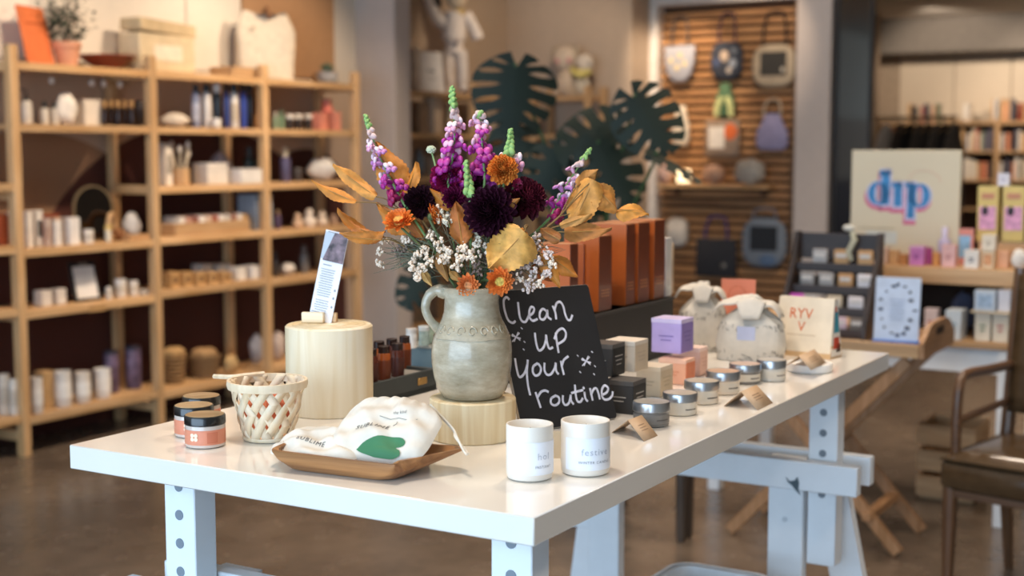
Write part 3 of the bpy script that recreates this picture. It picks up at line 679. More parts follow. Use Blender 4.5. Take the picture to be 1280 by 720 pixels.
for k, (x, y, z, c, l) in enumerate(((.012, .012, .036, '#c96d4c', 'terracotta soap bar propped up inside the basket'), (-.018, -.004, .03, '#d07a58', 'terracotta soap bar lying lower in the basket'))):
    tag(MB().box((0, 0, 0), (.042, .02, .058), .005, Matrix.Rotation(.35-.6*k, 4, 'Y')).build('soap_bar', m_(c, .6), loc=p+rotz((x, y, z+.004), RZ), rot=(0, 0, RZ+.5*k)), l, 'soap')
# tall pale wooden cylinder with clip and card
p = at(412.5, 514, T); rB = .0765; hB = .1555; pb = p.copy()
t = thing('wooden_block', 'tall pale wooden cylinder display block', 'block', p, .4)
MB().lathe([(rB-.002, 0), (rB, .002), (rB, hB-.003), (rB-.003, hB), (rB*.6, hB+.0005), (0, hB+.0005)], 64).build('body', wood('#efe2c8', '#d9c193', 'Z', .7, .55, .03, 0, .9), t)
for k, rr in enumerate((.02, .036, .052, .064)): MB().tube([(rr*math.cos(a), rr*math.sin(a), hB+.0005) for a in [q*math.pi/16 for q in range(32)]], .0006, 4, closed=True).build('growth_ring', m_('#d9c49a', .6), t)
zt = T+hB+.001
c0 = at(394, 403, zt); rc = math.radians(-8)
t = thing('card_holder', 'small wooden clip block standing on the pale cylinder', 'holder', c0, rc)
MB().box((-.002, -.006, .0095), (.040, .010, .019), .0015).build('jaw', PALE['X'], t)
MB().box((.018, .008, .0085), (.040, .010, .017), .0015).build('jaw', wood('#d6b388', '#c09a6c', 'X'), t)
tl = .215
t = thing('info_card', 'narrow white card with dark photo print held upright in the clip', 'card', c0+rotz((.008, .001, .0015), rc), rc)
Mc = Matrix.Rotation(tl, 4, 'Y')
MB().box((0, 0, .082), (.042, .0012, .162), 0, Mc).build('card_sheet', m_('#e9e9ec', .6, var=.02), t)
MB().box((.002, -.0009, .135), (.037, .0006, .052), 0, Mc).build('printed_photo', m_('#77656d', .5, var=.85, scale=70), t)
MB().add([(-.0205, -.0014, .16), (-.004, -.0014, .16), (-.0165, -.0014, .112), (-.0205, -.0014, .112)], [(0, 1, 2, 3)], Mc).build('photo_wall', m_('#b9c4cf', .6), t)
q = MB()
for k in range(19):
    if k == 12: continue
    q.box((-.003+(k == 18)*-.003, -.0009, .094-k*.0043), (.026-(k % 3)*.002, .0006, .0011), 0, Mc)
q.box((-.006, -.0009, .102), (.016, .0006, .0016), 0, Mc)
for z in (.06, .046, .03): q.box((.016, -.0009, z), (.003, .0006, .004), 0, Mc)
q.build('printed_text', m_('#8d929b', .6), t)
# dark tray with amber bottles and tins
pr = at(546, 487, T); uu, vv = pr.dot(BD), pr.dot(AD)
LT = .205; DT = .12
t = thing('display_tray', 'long charcoal tray with brass label plate at the table edge', 'tray', W(uu-LT/2, vv, T), RV)
cm = m_('#333938', .5)
MB().box((0, DT/2, .006), (LT, DT, .012), .001).build('base', cm, t)
sd = MB().box((0, .004, .021), (LT, .008, .042), .001).build('side', cm, t)
MB().box((0, DT-.004, .021), (LT, .008, .042), .001).build('side', cm, t)
for s in (-1, 1): MB().box((s*(LT/2-.004), DT/2, .021), (.008, DT-.016, .042), .001).build('end', cm, t)
MB().box((LT/2-.05, -.0008, .024), (.03, .0016, .013), .001).build('label_plate', m_('#b08a4e', .35, metal=.7), sd)
MB().box((0, DT/2, .033), (LT-.02, DT-.02, .006), .001).build('insert', m_('#8f8b83', .6), t)
zI = T+.036
rnd = random.Random(5)
for k, (x, y) in enumerate(((497, .03), (480, .03), (464, .03), (506, .075), (490, .075), (474, .075))):
    pp = onV(x, zI+.02, vv+y); c = '#6b3218' if k % 2 else '#4a2218'
    b = thing('amber_bottle', ('orange brown glass vial in the charcoal tray', 'dark brown glass vial in the charcoal tray')[1-k % 2], 'vial', Vector((pp.x, pp.y, zI+.0004)), rnd.uniform(0, 6), 'glass vials in the charcoal tray')
    MB().lathe([(.0105, 0), (.0125, .002), (.0125, .047), (.0095, .051)], 16).build('glass', m_('#9a4f20' if k % 2 else '#55281c', .15, coat=.6), b)
    MB().lathe([(.0125, .0), (.013, .036), (.0128, .037)], 16).build('paper_sleeve', m_(c, .4), b)
    MB().lathe([(.0105, .05), (.0105, .062), (.0095, .063)], 14).build('cap', m_('#2a1712', .35), b)
pp = onV(545, T+.04, vv+.235)
bx = thing('teal_box', 'flat teal grey box behind the charcoal tray', 'box', W(pp.dot(BD)-.05, min(vv+.18, V1-.055), T), RV)
MB().box((.0, 0, .022), (.20, .09, .044), .002).build('body', m_('#4d5f64', .5), bx)
MB().box((0, 0, .047), (.203, .093, .006), .001).build('lid', m_('#8f8d83', .6), bx)
vt = bx.location.dot(AD)
for x, c, c2, l in ((514.5, '#d6d3cd', '#c2bdb6', 'white grey tin standing on the teal box'), (530, '#9fb3ad', '#cfd3cf', 'pale teal tin standing on the teal box'), (543, '#a9b59a', '#8f9a84', 'sage green tin half hidden behind the vase')):
    pp = onV(x, T+.05, vt+.0); b = thing('tin', l, 'tin', Vector((pp.x, pp.y, T+.0504)), 0)
    MB().lathe([(.0105, 0), (.0115, .001), (.0115, .034), (.011, .035)], 18).build('body', m_(c, .4, var=.3, scale=90), b)
    MB().lathe([(.0119, .031), (.0119, .040), (.011, .041)], 18).build('lid', m_(c2, .35), b)
# log riser, vase
p = at(591, 546, T); pl = p.copy(); hL = .0655; rL = .0695
t = thing('log_riser', 'low pale wooden round carrying the stoneware jug', 'riser', p, 0)
MB().lathe([(rL-.002, 0), (rL, .002), (rL, hL-.002), (rL-.002, hL), (0, hL)], 64).build('body', wood('#eeddb9', '#d9bd8b', 'Z', .55, .55, .03, 0, 2.5), t)
zv = T+hL+.0005; pv = at(590, 489, zv); pv = Vector((pl.x-.001, pl.y, zv)); kv = mpp(pv+Vector((0, 0, .08)))
def vase_mat():
    m = bpy.data.materials.new('celadon_stoneware'); m.use_nodes = True; nt = m.node_tree; b = nt.nodes['Principled BSDF']; L = nt.links.new
    tc = nt.nodes.new('ShaderNodeTexCoord'); mp = nt.nodes.new('ShaderNodeMapping'); mp.inputs['Scale'].default_value = (1, 1, 2.2)
    n1 = nt.nodes.new('ShaderNodeTexNoise'); n1.inputs['Scale'].default_value = 16; n1.inputs['Detail'].default_value = 8; n1.inputs['Roughness'].default_value = .7
    rp = nt.nodes.new('ShaderNodeValToRGB'); e = rp.color_ramp.elements
    e[0].position = .25; e[0].color = lin('#85765c'); e[1].position = .75; e[1].color = lin('#cdc4ae')
    x = e.new(.42); x.color = lin('#a0957d'); x = e.new(.58); x.color = lin('#b5aa93')
    L(tc.outputs['Object'], mp.inputs['Vector']); L(mp.outputs['Vector'], n1.inputs['Vector']); L(n1.outputs['Fac'], rp.inputs['Fac']); L(rp.outputs['Color'], b.inputs['Base Color'])
    b.inputs['Roughness'].default_value = .22; b.inputs['Coat Weight'].default_value = .4
    bp = nt.nodes.new('ShaderNodeBump'); bp.inputs['Strength'].default_value = .5; bp.inputs['Distance'].default_value = .002
    L(n1.outputs['Fac'], bp.inputs['Height']); L(bp.outputs['Normal'], b.inputs['Normal']); return m
VM = vase_mat()
jug = thing('stoneware_jug', 'grey green glazed stoneware jug with side handle holding flowers', 'vase', pv, 0)
PR = [(33, 488.5), (38, 487), (43.5, 478), (48, 462), (50.2, 446), (50.6, 432), (49.6, 420), (46, 408), (41.5, 399), (37.5, 391), (34.8, 382), (34, 370), (34.8, 360), (37, 354), (38.5, 352)]
prof = [(r*kv, (488.5-y)*kv*1.015) for r, y in PR]; ht = prof[-1][1]
prof += [(35.5*kv, ht+.001), (33*kv, ht-.006), (31*kv, ht-.03), (40*kv, ht-.08), (30*kv, .012), (0, .010)]
mb = MB(); mb.lathe(prof, 56, wob=.012); mb.build('body', VM, jug, ang=60)
MB().tube(smooth([(-33*kv, 0, (488-357)*kv), (-44*kv, -.004, (488-354)*kv), (-54*kv, -.006, (488-362)*kv), (-57.5*kv, -.006, (488-376)*kv), (-53*kv, -.006, (488-389)*kv), (-46*kv, -.003, (488-398)*kv), (-40*kv, 0, (488-405)*kv)], 4), [(.011, .0085, .0075, .007, .007, .008, .010)[min(6, i//4)] for i in range(25)], 12).build('handle', VM, jug, ang=80)
for k in range(3): MB().tube([((47.6-k*.1)*kv*math.cos(a), (47.6-k*.1)*kv*math.sin(a), (488-411-k*3)*kv+.0009*math.sin(5*a+k)) for a in [q*math.pi/20 for q in range(40)]], .0012, 5, closed=True).build('throwing_ridge', VM, jug)
for k in range(7):                           # raised scrolls pressed into the shoulder
    a0 = -2.55+k*.34; P = []
    for i in range(14):
        s = i/13; a = a0+(.13*(1-.6*s))*math.cos(5.5*s); z = (488-401)*kv+.0085*(1-.6*s)*math.sin(5.5*s); zz = z/kv; r = None
        for (r0, y0), (r1, y1) in zip(PR, PR[1:]):
            if 488.5-y0 <= zz/1.015 <= 488.5-y1: f = (zz/1.015-488.5+y0)/(y0-y1); r = r0+(r1-r0)*f
        r = (r or 42)*kv; P.append((r*math.cos(a), r*math.sin(a), z))
    MB().tube(P, .0016, 6).build('relief_scroll', VM, jug, ang=80)
# chalkboard: stands on its lower edge, leaning back on a strut
BW, BH, byaw, blean = .20526, .23869, .64765, .3409
Bp = Vector((.01679, 2.19223, T)); be = Vector((math.cos(byaw), math.sin(byaw), 0)); bn = Vector((-math.sin(byaw), math.cos(byaw), 0))
bup = Vector((0, 0, 1))*math.cos(blean)+bn*math.sin(blean); bfr = be.cross(bup)   # bfr: front normal
t = thing('chalkboard_sign', 'black chalkboard sign with white handwritten lettering leaning beside the jug', 'sign', Bp+Vector((0, 0, .0022)), byaw)
Mb = Matrix.Rotation(-blean, 4, 'X')
P = [(BW/2+x, BH/2+y) for x, y in rrect(BW, BH, .006, 4)]
MB().prism(P, -.0005, .006, Mb @ UPR @ Matrix.Scale(-1, 4, (0, 0, 1))).build('wood_edge', m_('#d0c6b8', .6), t)
P = [(BW/2+x, BH/2+y) for x, y in rrect(BW-.0012, BH-.0012, .006, 4)]
MB().prism(P, 0, .0012, Mb @ UPR).build('slate_face', m_('#232325', .5, var=.2, scale=12), t)
MB().box((BW/2, .001, BH*.30), (.04, .004, BH*.6), .001, Matrix.Translation((0, .105, 0)) @ Matrix.Rotation(.42, 4, 'X')).build('strut', m_('#c8ac84', .6), t)
def bxy(cx, cy):
    r = ray(610+cx/4, 350+cy/4); d = (Bp-CO).dot(bfr)/r.dot(bfr); q = CO+r*d-Bp
    return q.dot(be), q.dot(bup)
STK = [[(102, 103), (90, 93), (77, 108), (77, 135), (84, 170), (97, 205), (112, 219), (124, 222), (133, 214)], [(148, 122), (152, 160), (157, 192), (168, 213), (186, 216), (200, 190)],
  [(200, 190), (222, 172), (228, 150), (214, 142), (204, 165), (206, 195), (222, 211), (243, 203)], [(292, 165), (272, 152), (257, 170), (258, 198), (275, 205), (290, 185), (294, 158), (297, 190), (312, 203)],
  [(322, 140), (334, 170), (338, 200)], [(330, 160), (340, 125), (358, 117), (374, 140), (384, 180), (396, 205), (410, 206), (418, 185)],
  [(232, 275), (236, 310), (246, 350), (258, 360), (276, 342), (286, 310), (288, 285)], [(288, 285), (294, 325), (304, 350), (320, 345)], [(336, 275), (342, 320), (350, 368)], [(330, 300), (345, 264), (370, 250), (387, 272), (380, 305), (350, 326)],
  [(133, 403), (140, 445), (150, 485), (162, 492), (182, 470), (194, 430), (196, 410)], [(196, 410), (192, 470), (197, 530), (208, 580)], [(244, 425), (224, 440), (222, 468), (236, 486), (256, 475), (262, 448), (250, 428)], [(280, 425), (280, 458), (292, 480), (312, 478), (330, 450), (336, 425)], [(336, 425), (338, 460), (348, 476)], [(362, 415), (368, 445), (376, 478)], [(366, 440), (376, 408), (397, 390)],
  [(236, 572), (247, 605), (260, 643)], [(245, 595), (262, 568), (282, 560), (298, 566)], [(334, 586), (314, 600), (313, 624), (332, 634), (352, 620), (352, 595), (336, 586)], [(372, 588), (372, 614), (384, 632), (402, 622), (411, 585)], [(411, 585), (413, 610), (424, 626)], [(432, 535), (436, 580), (444, 612), (460, 616), (470, 600)], [(416, 572), (470, 558)], [(480, 570), (484, 598), (494, 612)], [(474, 545), (477, 549)], [(508, 552), (514, 580), (520, 606)], [(513, 580), (526, 553), (540, 550), (550, 575), (556, 600)], [(566, 582), (590, 570), (598, 548), (582, 534), (568, 552), (567, 585), (580, 604), (602, 602), (618, 585), (621, 568)]]
THIN = []
for cx, cy, k in ((138, 293, 1), (488, 413, 1.05)):
    for dx, dy in ((22, 6), (10, -24), (-18, 22), (20, 16), (-22, -10)): THIN.append([(cx-dx*.9*k, cy-dy*.9*k), (cx+dx*k, cy+dy*k)])
    for dx, dy in ((-40, -26), (28, -44), (42, 24), (-28, 52), (38, 62)): THIN.append([(cx+dx*k-3, cy+dy*k-3), (cx+dx*k+3, cy+dy*k+3)])
def strokes(lst, wdt):
    mb = MB(); k_ = 0
    for s in lst:
        P = [Vector((*bxy(*q), .00135+.00002*k_)) for q in smooth(s)]; k_ = (k_+1) % 9
        n = len(P); L_ = []; R_ = []
        for i, q in enumerate(P):
            d = (P[min(i+1, n-1)]-P[max(i-1, 0)]); d.z = 0; d.normalize(); nn = Vector((-d.y, d.x, 0))*wdt/2
            if i == 0: q = q-d*wdt*.35
            if i == n-1: q = q+d*wdt*.35
            L_.append(q+nn); R_.append(q-nn)
        mb.add(L_+R_, [(i, i+1, n+i+1, n+i) for i in range(n-1)])
    return mb
for lst, wdt, nm in ((STK, .0042, 'chalk_lettering'), (THIN, .0019, 'chalk_stars')):
    mb = strokes(lst, wdt); mb2 = MB().add(mb.v, mb.f, Mb @ UPR); mb2.build(nm, m_('#e4e4f0', .8, var=.2, scale=150), t, fix=False)
# two white candle tumblers
def candle(px, py, r, h, label, a0, txt1, txt2):
    p = at(px, py, T); t = thing('candle_tumbler', label, 'candle', p+Vector((0, 0, .0004)), 0)
    MB().lathe([(r*.86, 0), (r*.95, .002), (r*.99, .007), (r, .015), (r, h-.0015), (r*.985, h), (r*.93, h), (r*.915, h-.002), (r*.905, h-.013), (r*.6, h-.0135), (0, h-.0138)], 48).build('tumbler', mat('#ece4d8', .4, var=.03, coat=.2), t)
    MB().lathe([(r*.9, h-.0132), (r*.5, h-.0125), (0, h-.0128)], 40).build('wax', m_('#e9dfce', .5), t)
    MB().tube([(0, 0, h-.0128), (.001, 0, h-.006)], .0009, 5).build('wick', m_('#8a7a68', .8), t)
    def patch(i, j): a = a0-1.15+i*2.3; return ((r+.0006)*math.sin(a), -(r+.0006)*math.cos(a), .010+(h*.60)*j)
    lb = MB().grid(patch, 18, 1).build('paper_label', m_('#eef0f5', .5, var=.01), t)
    for tx, sz, z, c, sp in ((txt1, .0135, .036, '#b9bcc6', 1.15), (txt2, .0052, .0215, '#6f7178', 1.25)):
        tb = text_mb(tx, sz, sp); mb = MB().add([((r+.0011)*math.sin(a0+.15+x/r), -(r+.0011)*math.cos(a0+.15+x/r), z+y) for x, y, _ in tb.v], tb.f)
        mb.build('lettering', m_(c, .5), lb, fix=False)
candle(662, 597, .0333, .0775, 'white candle tumbler on the table nearer the wooden tray', .45, 'hol', 'INSTANT')
candle(731.5, 590.5, .0352, .0765, 'white candle tumbler on the table nearer the kraft tent card', .22, 'festive', 'WINTER CANDLE')
# kraft strip standing between the candle tumblers
p = at(697, 580, T)
o = tag(MB().box((0, 0, .0205), (.05, .0015, .041), 0).build('kraft_card', m_('#d9c3a2', .7), loc=at(700, 573, T), rot=(0, 0, -.1)), 'pale kraft card standing behind the two candle tumblers', 'card')
# kraft tent cards
def tent(fl, fr, br, rh, label, z=T, lines=True):
    A, B_, C_ = at(*fl, z), at(*fr, z), at(*br, z); A.z = B_.z = C_.z = z+.0006
    d = C_-B_; D_ = A+d; m0 = (A+B_)/2+Vector((0, 0, rh)); m1 = m0+d
    t = thing('tent_card', label, 'card', (A+B_+C_+D_)/4, 0); o_ = t.location
    km = m_('#c3a585', .75)
    for q, nm in (((B_, C_, m1, m0), 'front_panel'), ((A, D_, m1, m0), 'back_panel')):
        pn = MB().add(q, [(0, 1, 2, 3)]).build(nm, km, t, origin=o_, loc=(0, 0, 0), fix=False)
        md = pn.modifiers.new('thickness', 'SOLIDIFY'); md.thickness = .0009; md.offset = 0
    n = (C_-B_).cross(m0-B_).normalized(); n = n if n.dot(CO-B_) > 0 else -n
    if lines:
        mb = MB()
        for k in (.4, .52, .64):
            q0 = B_.lerp(m0, k)+n*.0009; q1 = C_.lerp(m1, k)+n*.0009; e = (m0-B_).normalized()*.0007
            s0 = q0.lerp(q1, .25+.08*k); s1 = q0.lerp(q1, .8-.1*k); mb.add([s0-e, s1-e, s1+e, s0+e], [(0, 1, 2, 3)])
        mb.build('handwriting', m_('#8a7058', .7), t, origin=o_, loc=(0, 0, 0), fix=False)
tent((765, 541), (805, 552), (822, 545), .027, 'kraft tent card beside the right hand candle tumbler')
tent((905, 508), (947, 513), (966, 504), .030, 'kraft tent card in front of the row of tins')
# tins in a row
for k, (px, yl, yb, r, c, ct, l) in enumerate(((814, 501, 533, 23.5, '#6d6a66', '#b9b4ab', 'tin jar of grey balm, first beside the kraft tent card'), (850, 490, 519, 22, '#d8cdba', '#c9beae', 'clear jar of cream balm, second in the row of jars'),
        (877, 475, 505, 22, '#dacfbc', '#cbbfae', 'clear jar of cream balm, third in the row of jars'), (903.5, 463, 493, 21.5, '#dccdb8', '#d6b39a', 'clear jar with peach lid top, fourth in the row'),
        (931, 454, 480, 20, '#77736e', '#d8bfae', 'grey balm jar with pale pink lid top, fifth in the row'), (964, 449, 477, 18.5, '#cfcabf', '#c9c5bd', 'clear jar of pale balm, last before the white dish'))):
    p = at(px, yb-2, T); s = mpp(p); R_ = r*s; h = (yb-2-yl)*s*1.02
    t = thing('balm_jar', l, 'jar', p+Vector((0, 0, .0004)), .2*k)
    MB().lathe([(R_*.88, 0), (R_*.95, .002), (R_*.95, h*.60), (R_*.9, h*.64)], 36).build('glass_body', m_(c, .15, coat=.6), t)
    MB().lathe([(R_*.955, h*.14), (R_*.955, h*.5)], 36).build('paper_label', m_('#cfc6b6' if c != '#6d6a66' else '#7d7872', .5), t)
    MB().lathe([(R_*.97, h*.6), (R_, h*.62), (R_, h*.93), (R_*.97, h*.98), (R_*.93, h*.985), (R_*.92, h*.965)], 36).build('lid', m_('#b7b9bc', .28, metal=.9), t)
    MB().lathe([(R_*.93, h*.962), (R_*.93, h*.972), (0, h)], 36).build('lid_top', m_(ct, .4, metal=.35), t)
    def pat(i, j): a = .2+i*.8-.2*k; return ((R_*.962)*math.sin(a), -(R_*.962)*math.cos(a), h*(.27+.05*j))
    MB().grid(pat, 6, 1).build('lettering', m_('#5a5550', .6), t)
# cartons behind the tins
def abox(px, py, z, wx, wy, h, label, cat, body, side=None, top=None, rz=0, txt=True, name='carton', zoff=.0004):
    c = at(px, py, z); t = thing(name, label, cat, c+Vector((0, 0, zoff))+rotz((-wx/2, wy/2, 0), RZ+rz), RZ+rz)
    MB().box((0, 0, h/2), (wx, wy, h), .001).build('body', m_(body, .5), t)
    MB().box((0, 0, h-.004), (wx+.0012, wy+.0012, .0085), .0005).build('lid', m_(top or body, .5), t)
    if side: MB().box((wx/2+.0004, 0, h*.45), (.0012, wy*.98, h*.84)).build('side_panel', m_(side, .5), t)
    if txt:
        q = MB()
        for k in range(3): q.box((wx/2+.0012, 0, h*(.62-.13*k)), (.0006, wy*(.6-.12*k), h*.035))
        q.build('side_lettering', m_(txt if isinstance(txt, str) else '#a89c90', .6), t); q = MB()
        for k in range(2): q.box((0, -wy/2-.0006, h*(.5-.12*k)), (wx*(.5-.15*k), .0006, h*.03))
        q.build('lettering', m_(txt if isinstance(txt, str) else '#a89c90', .6), t)
    return t
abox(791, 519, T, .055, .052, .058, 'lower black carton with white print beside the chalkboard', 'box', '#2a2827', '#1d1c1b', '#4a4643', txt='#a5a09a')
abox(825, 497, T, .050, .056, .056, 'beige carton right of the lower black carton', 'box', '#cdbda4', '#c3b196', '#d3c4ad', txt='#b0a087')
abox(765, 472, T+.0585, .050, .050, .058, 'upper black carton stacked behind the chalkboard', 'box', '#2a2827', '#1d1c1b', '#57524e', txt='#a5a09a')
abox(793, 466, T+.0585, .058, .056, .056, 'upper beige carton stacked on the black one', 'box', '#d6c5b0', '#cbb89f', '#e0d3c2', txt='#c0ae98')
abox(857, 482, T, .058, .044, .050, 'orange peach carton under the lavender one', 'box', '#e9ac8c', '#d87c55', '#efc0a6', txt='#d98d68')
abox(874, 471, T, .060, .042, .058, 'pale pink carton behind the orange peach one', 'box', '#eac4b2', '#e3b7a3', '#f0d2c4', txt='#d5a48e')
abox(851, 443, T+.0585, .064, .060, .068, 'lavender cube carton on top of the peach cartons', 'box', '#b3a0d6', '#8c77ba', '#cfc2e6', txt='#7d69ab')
# dark riser and tall copper boxes
zr = 1.010; vr = 1.255
uL, uR = onV(700, zr, vr).dot(BD), onV(842, zr, vr).dot(BD)
t = thing('display_riser', 'black riser box under the tall copper cartons', 'riser', W((uL+uR)/2, vr, T), RV)
MB().box((0, .10, (zr-T)/2), (uR-uL, .20, zr-T), .002).build('body', m_('#272524', .6), t)
MB().box((0, .10, zr-T-.003), (uR-uL+.004, .204, .006), .001).build('top_panel', m_('#312e2c', .55), t)
def tall(e, r, yt, ins, wv, body, side, label, grp=None, cat='box', top=None):
    a = onV(e, zr, vr+ins); b_ = onV(r, zr, vr+ins); du = (b_-a).length; h = ztop(a, yt)-zr
    t = thing('tall_carton', label, cat, a+BD*du/2+AD*wv/2+Vector((0, 0, .0004)), RV, grp)
    MB().box((0, 0, h/2), (du, wv, h), .001).build('body', m_(body, .5), t)
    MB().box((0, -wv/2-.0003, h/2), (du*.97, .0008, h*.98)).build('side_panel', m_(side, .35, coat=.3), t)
    q = MB()
    for k in range(4): q.box((-du/2-.0006, 0, h*(.25+.035*k)), (.0006, wv*(.5-.07*k), h*.010))
    q.build('lettering', m_('#c9804a' if body != '#e6e2dc' else '#b5b0a8', .5), t); q = MB()
    for k in range(3): q.box((0, -wv/2-.001, h*(.2+.04*k)), (du*.6, .0006, h*.010))
    q.build('side_lettering', m_('#c9804a' if cat == 'box' and body != '#e6e2dc' else '#b5b0a8', .5), t)
    if top: MB().box((0, 0, h+.0004), (du, wv, .0012)).build('top_face', m_(top, .5), t)
    return t
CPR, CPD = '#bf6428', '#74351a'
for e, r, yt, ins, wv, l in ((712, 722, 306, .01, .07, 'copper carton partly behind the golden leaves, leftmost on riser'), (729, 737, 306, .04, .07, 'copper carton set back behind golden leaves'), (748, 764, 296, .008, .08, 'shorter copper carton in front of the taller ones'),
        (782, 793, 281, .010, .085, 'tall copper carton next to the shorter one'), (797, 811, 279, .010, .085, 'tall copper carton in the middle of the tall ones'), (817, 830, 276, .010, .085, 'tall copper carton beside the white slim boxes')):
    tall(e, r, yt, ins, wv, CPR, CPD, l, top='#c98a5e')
tall(832, 839, 298, .012, .07, '#e6e2dc', '#dedad4', 'slim tall white carton beside the copper cartons')
tall(840.2, 841.5, 304, .03, .06, '#d9c2a4', '#cbb08e', 'thin tan patterned booklet behind white slim carton', cat='booklet')
# fabric gift bags
def gift_bag(px, py, w, d, h, label, seed, rz):
    p = at(px, py, T); t = thing('gift_bag', label, 'bag', p+Vector((0, 0, .0006)), rz); rnd = random.Random(seed); a = [rnd.uniform(0, 6.28) for _ in range(8)]
    def f(i, j):
        th = 2*math.pi*i
        k = (1.0-.06*(1-j/.25) if j < .25 else 1-.08*((j-.25)/.45)**2) if j < .70 else .92-.70*((j-.70)/.30)**1.1
        pl = .035*math.sin(9*th+a[0])*(j**1.5)*1.5+.03*math.sin(4*th+a[1]+6*j)
        c, s_ = math.cos(th), math.sin(th); k *= 1+pl
        return (w/2*k*math.copysign(abs(c)**.72, c), d/2*k*math.copysign(abs(s_)**.72, s_), h*.80*j+.004*math.sin(5*th+a[2])*j)
    fm = mat('#d3ccbf', .9, var=.06, scale=60, bump=.35)
    mb = MB(); mb.grid(f, 40, 22); mb.lathe([(0, .001), (w*.40, .001)], 24, Matrix.Diagonal((1, d/w, 1, 1))); mb.build('pouch', fm, t, ang=80)
    EARS = [(2.9-rz, .52, .16), (5.9-rz, .42, .13), (4.5-rz, .34, .16), (1.2-rz, .30, .10)]
    for k, (an, ln, rise) in enumerate(EARS):   # knotted cloth ears
        def g(i, j):
            s_ = (i-.5)*2; q = Vector((math.cos(an), math.sin(an), 0)); n_ = Vector((-q.y, q.x, 0))
            wdt = w*.21*math.sin(math.pi*(.10+.74*j))**.8
            return tuple(q*(.004+w*ln*j)+n_*(s_*wdt)+Vector((0, 0, h*.76+h*rise*math.sin(math.pi*j*.85)-.35*w*j*j*.5+.010*math.cos(3*s_)*(1-j)+.004*math.sin(9*j+k))))
        ob = MB().grid(g, 8, 12).build('cloth_ear', fm, t, ang=80, fix=False); md = ob.modifiers.new('thickness', 'SOLIDIFY'); md.thickness = .004
    def kf(i, j):
        th = 2*math.pi*i; ph = math.pi*(j-.5); k_ = 1+.14*math.sin(3*th+4*ph+a[4])+.08*math.sin(7*ph+a[5])
        return (w*.20*k_*math.cos(ph)*math.cos(th), w*.17*k_*math.cos(ph)*math.sin(th), h*.82+h*.135*k_*math.sin(ph))
    MB().grid(kf, 20, 14).build('knot', fm, t, ang=80)
    q = MB()                                 # hand drawn dark sketch lines around the foot
    for k in range(44):
        th = math.pi*(1.02+.97*(k % 22)/21)+rnd.uniform(-.05, .05); P = []; j0 = rnd.uniform(.03, .16) if k < 22 else rnd.uniform(.55, .66)
        for s_ in range(4):
            b = f((th+.03*rnd.uniform(-1, 1.4)*s_)/(2*math.pi), j0+rnd.uniform(-.01, .03)*s_); P.append((b[0]*1.012, b[1]*1.012, b[2]))
        q.tube(P, .0006, 4)
    q.build('sketch_print', m_('#5d574f', .8), t)['kind'] = 'stuff'
gift_bag(878, 437, .112, .085, .165, 'knotted off white cloth gift bag beside the orange card', 3, .3)
gift_bag(938, 449, .150, .100, .150, 'wide knotted off white cloth gift bag with blue label', 8, -.35)
p = at(938, 449, T); tag_t = [o for o in bpy.data.objects if o.name.startswith('gift_bag')][-1]
def lab(i, j): a = -.30+i*.55; return (.0735*math.sin(a), -.0515*math.cos(a)**.8, .048+.03*j)
MB().grid(lab, 6, 1).build('blue_label', m_('#b9bfd8', .6), tag_t)
p = at(917, 430, T); o = thing('card', 'coral orange card with fruit drawing standing behind the gift bags', 'card', W(3.055, 1.185, T), RZ+.18)
MB().box((0, 0, .078), (.082, .002, .155), .0005, Matrix.Rotation(-.08, 4, 'X')).build('sheet', m_('#e0876a', .6), o)
MB().tube([(.02*math.cos(a), -.0045, .118+.022*math.sin(a)) for a in [k*math.pi/12 for k in range(24)]], .0008, 4, closed=True).build('drawing', m_('#c46648', .6), o)
# printed pouch box
p = at(1003, 446, T); t = thing('paper_pouch', 'cream standing paper pouch with orange lettering and colourful side', 'pouch', p+BD*.03, RZ-.12)
def pch(w0, d0, w1, d1, h, sh): return [[(x*w0/2, y*d0/2, 0) for x, y in ((-1, -1), (1, -1), (1, 1), (-1, 1))], [(x*w1/2+sh[0], y*d1/2+sh[1], h) for x, y in ((-1, -1), (1, -1), (1, 1), (-1, 1))]]
loft(MB(), pch(.140, .062, .134, .014, .128, (-.012, .028))).build('body', m_('#dccfb9', .65), t)
loft(MB(), pch(.1405, .0625, .1395, .0505, .028, (-.0022, .006))).build('lower_band', m_('#c9a67a', .65), t)
sl = Matrix(((1, 0, -.012/.128, 0), (0, 1, .052/.128, -.0315), (0, 0, 1, 0), (0, 0, 0, 1)))
for tx, sz, x, z in (('RYV', .032, -.010, .092), ('V', .030, -.006, .064)):
    tb = text_mb(tx, sz); MB().add(tb.v, tb.f, sl @ Matrix.Translation((x, -.0004, z)) @ UPR).build('lettering', m_('#d0662f', .6), t, fix=False)
MB().add([(-.04, 0, .046), (.03, 0, .046), (.03, 0, .0475), (-.04, 0, .0475)], [(0, 1, 2, 3)], sl).build('fine_print', m_('#b9a58a', .6), t, fix=False)
def sidep(z0, z1, y0, y1, c, nm):
    def f(i, j):
        z = z0+(z1-z0)*j; k = z/.128; cy = .028*k; hw = (.062+(.014-.062)*k)/2
        return (.0705-.015*k+.0002, cy-hw+2*hw*(y0+(y1-y0)*i), z)
    MB().grid(f, 1, 2).build(nm, m_(c, .6), t, fix=False)
sidep(.004, .124, .04, .96, '#e8dfd2', 'side_print'); 
def sidep2(*a): sidep(*a)
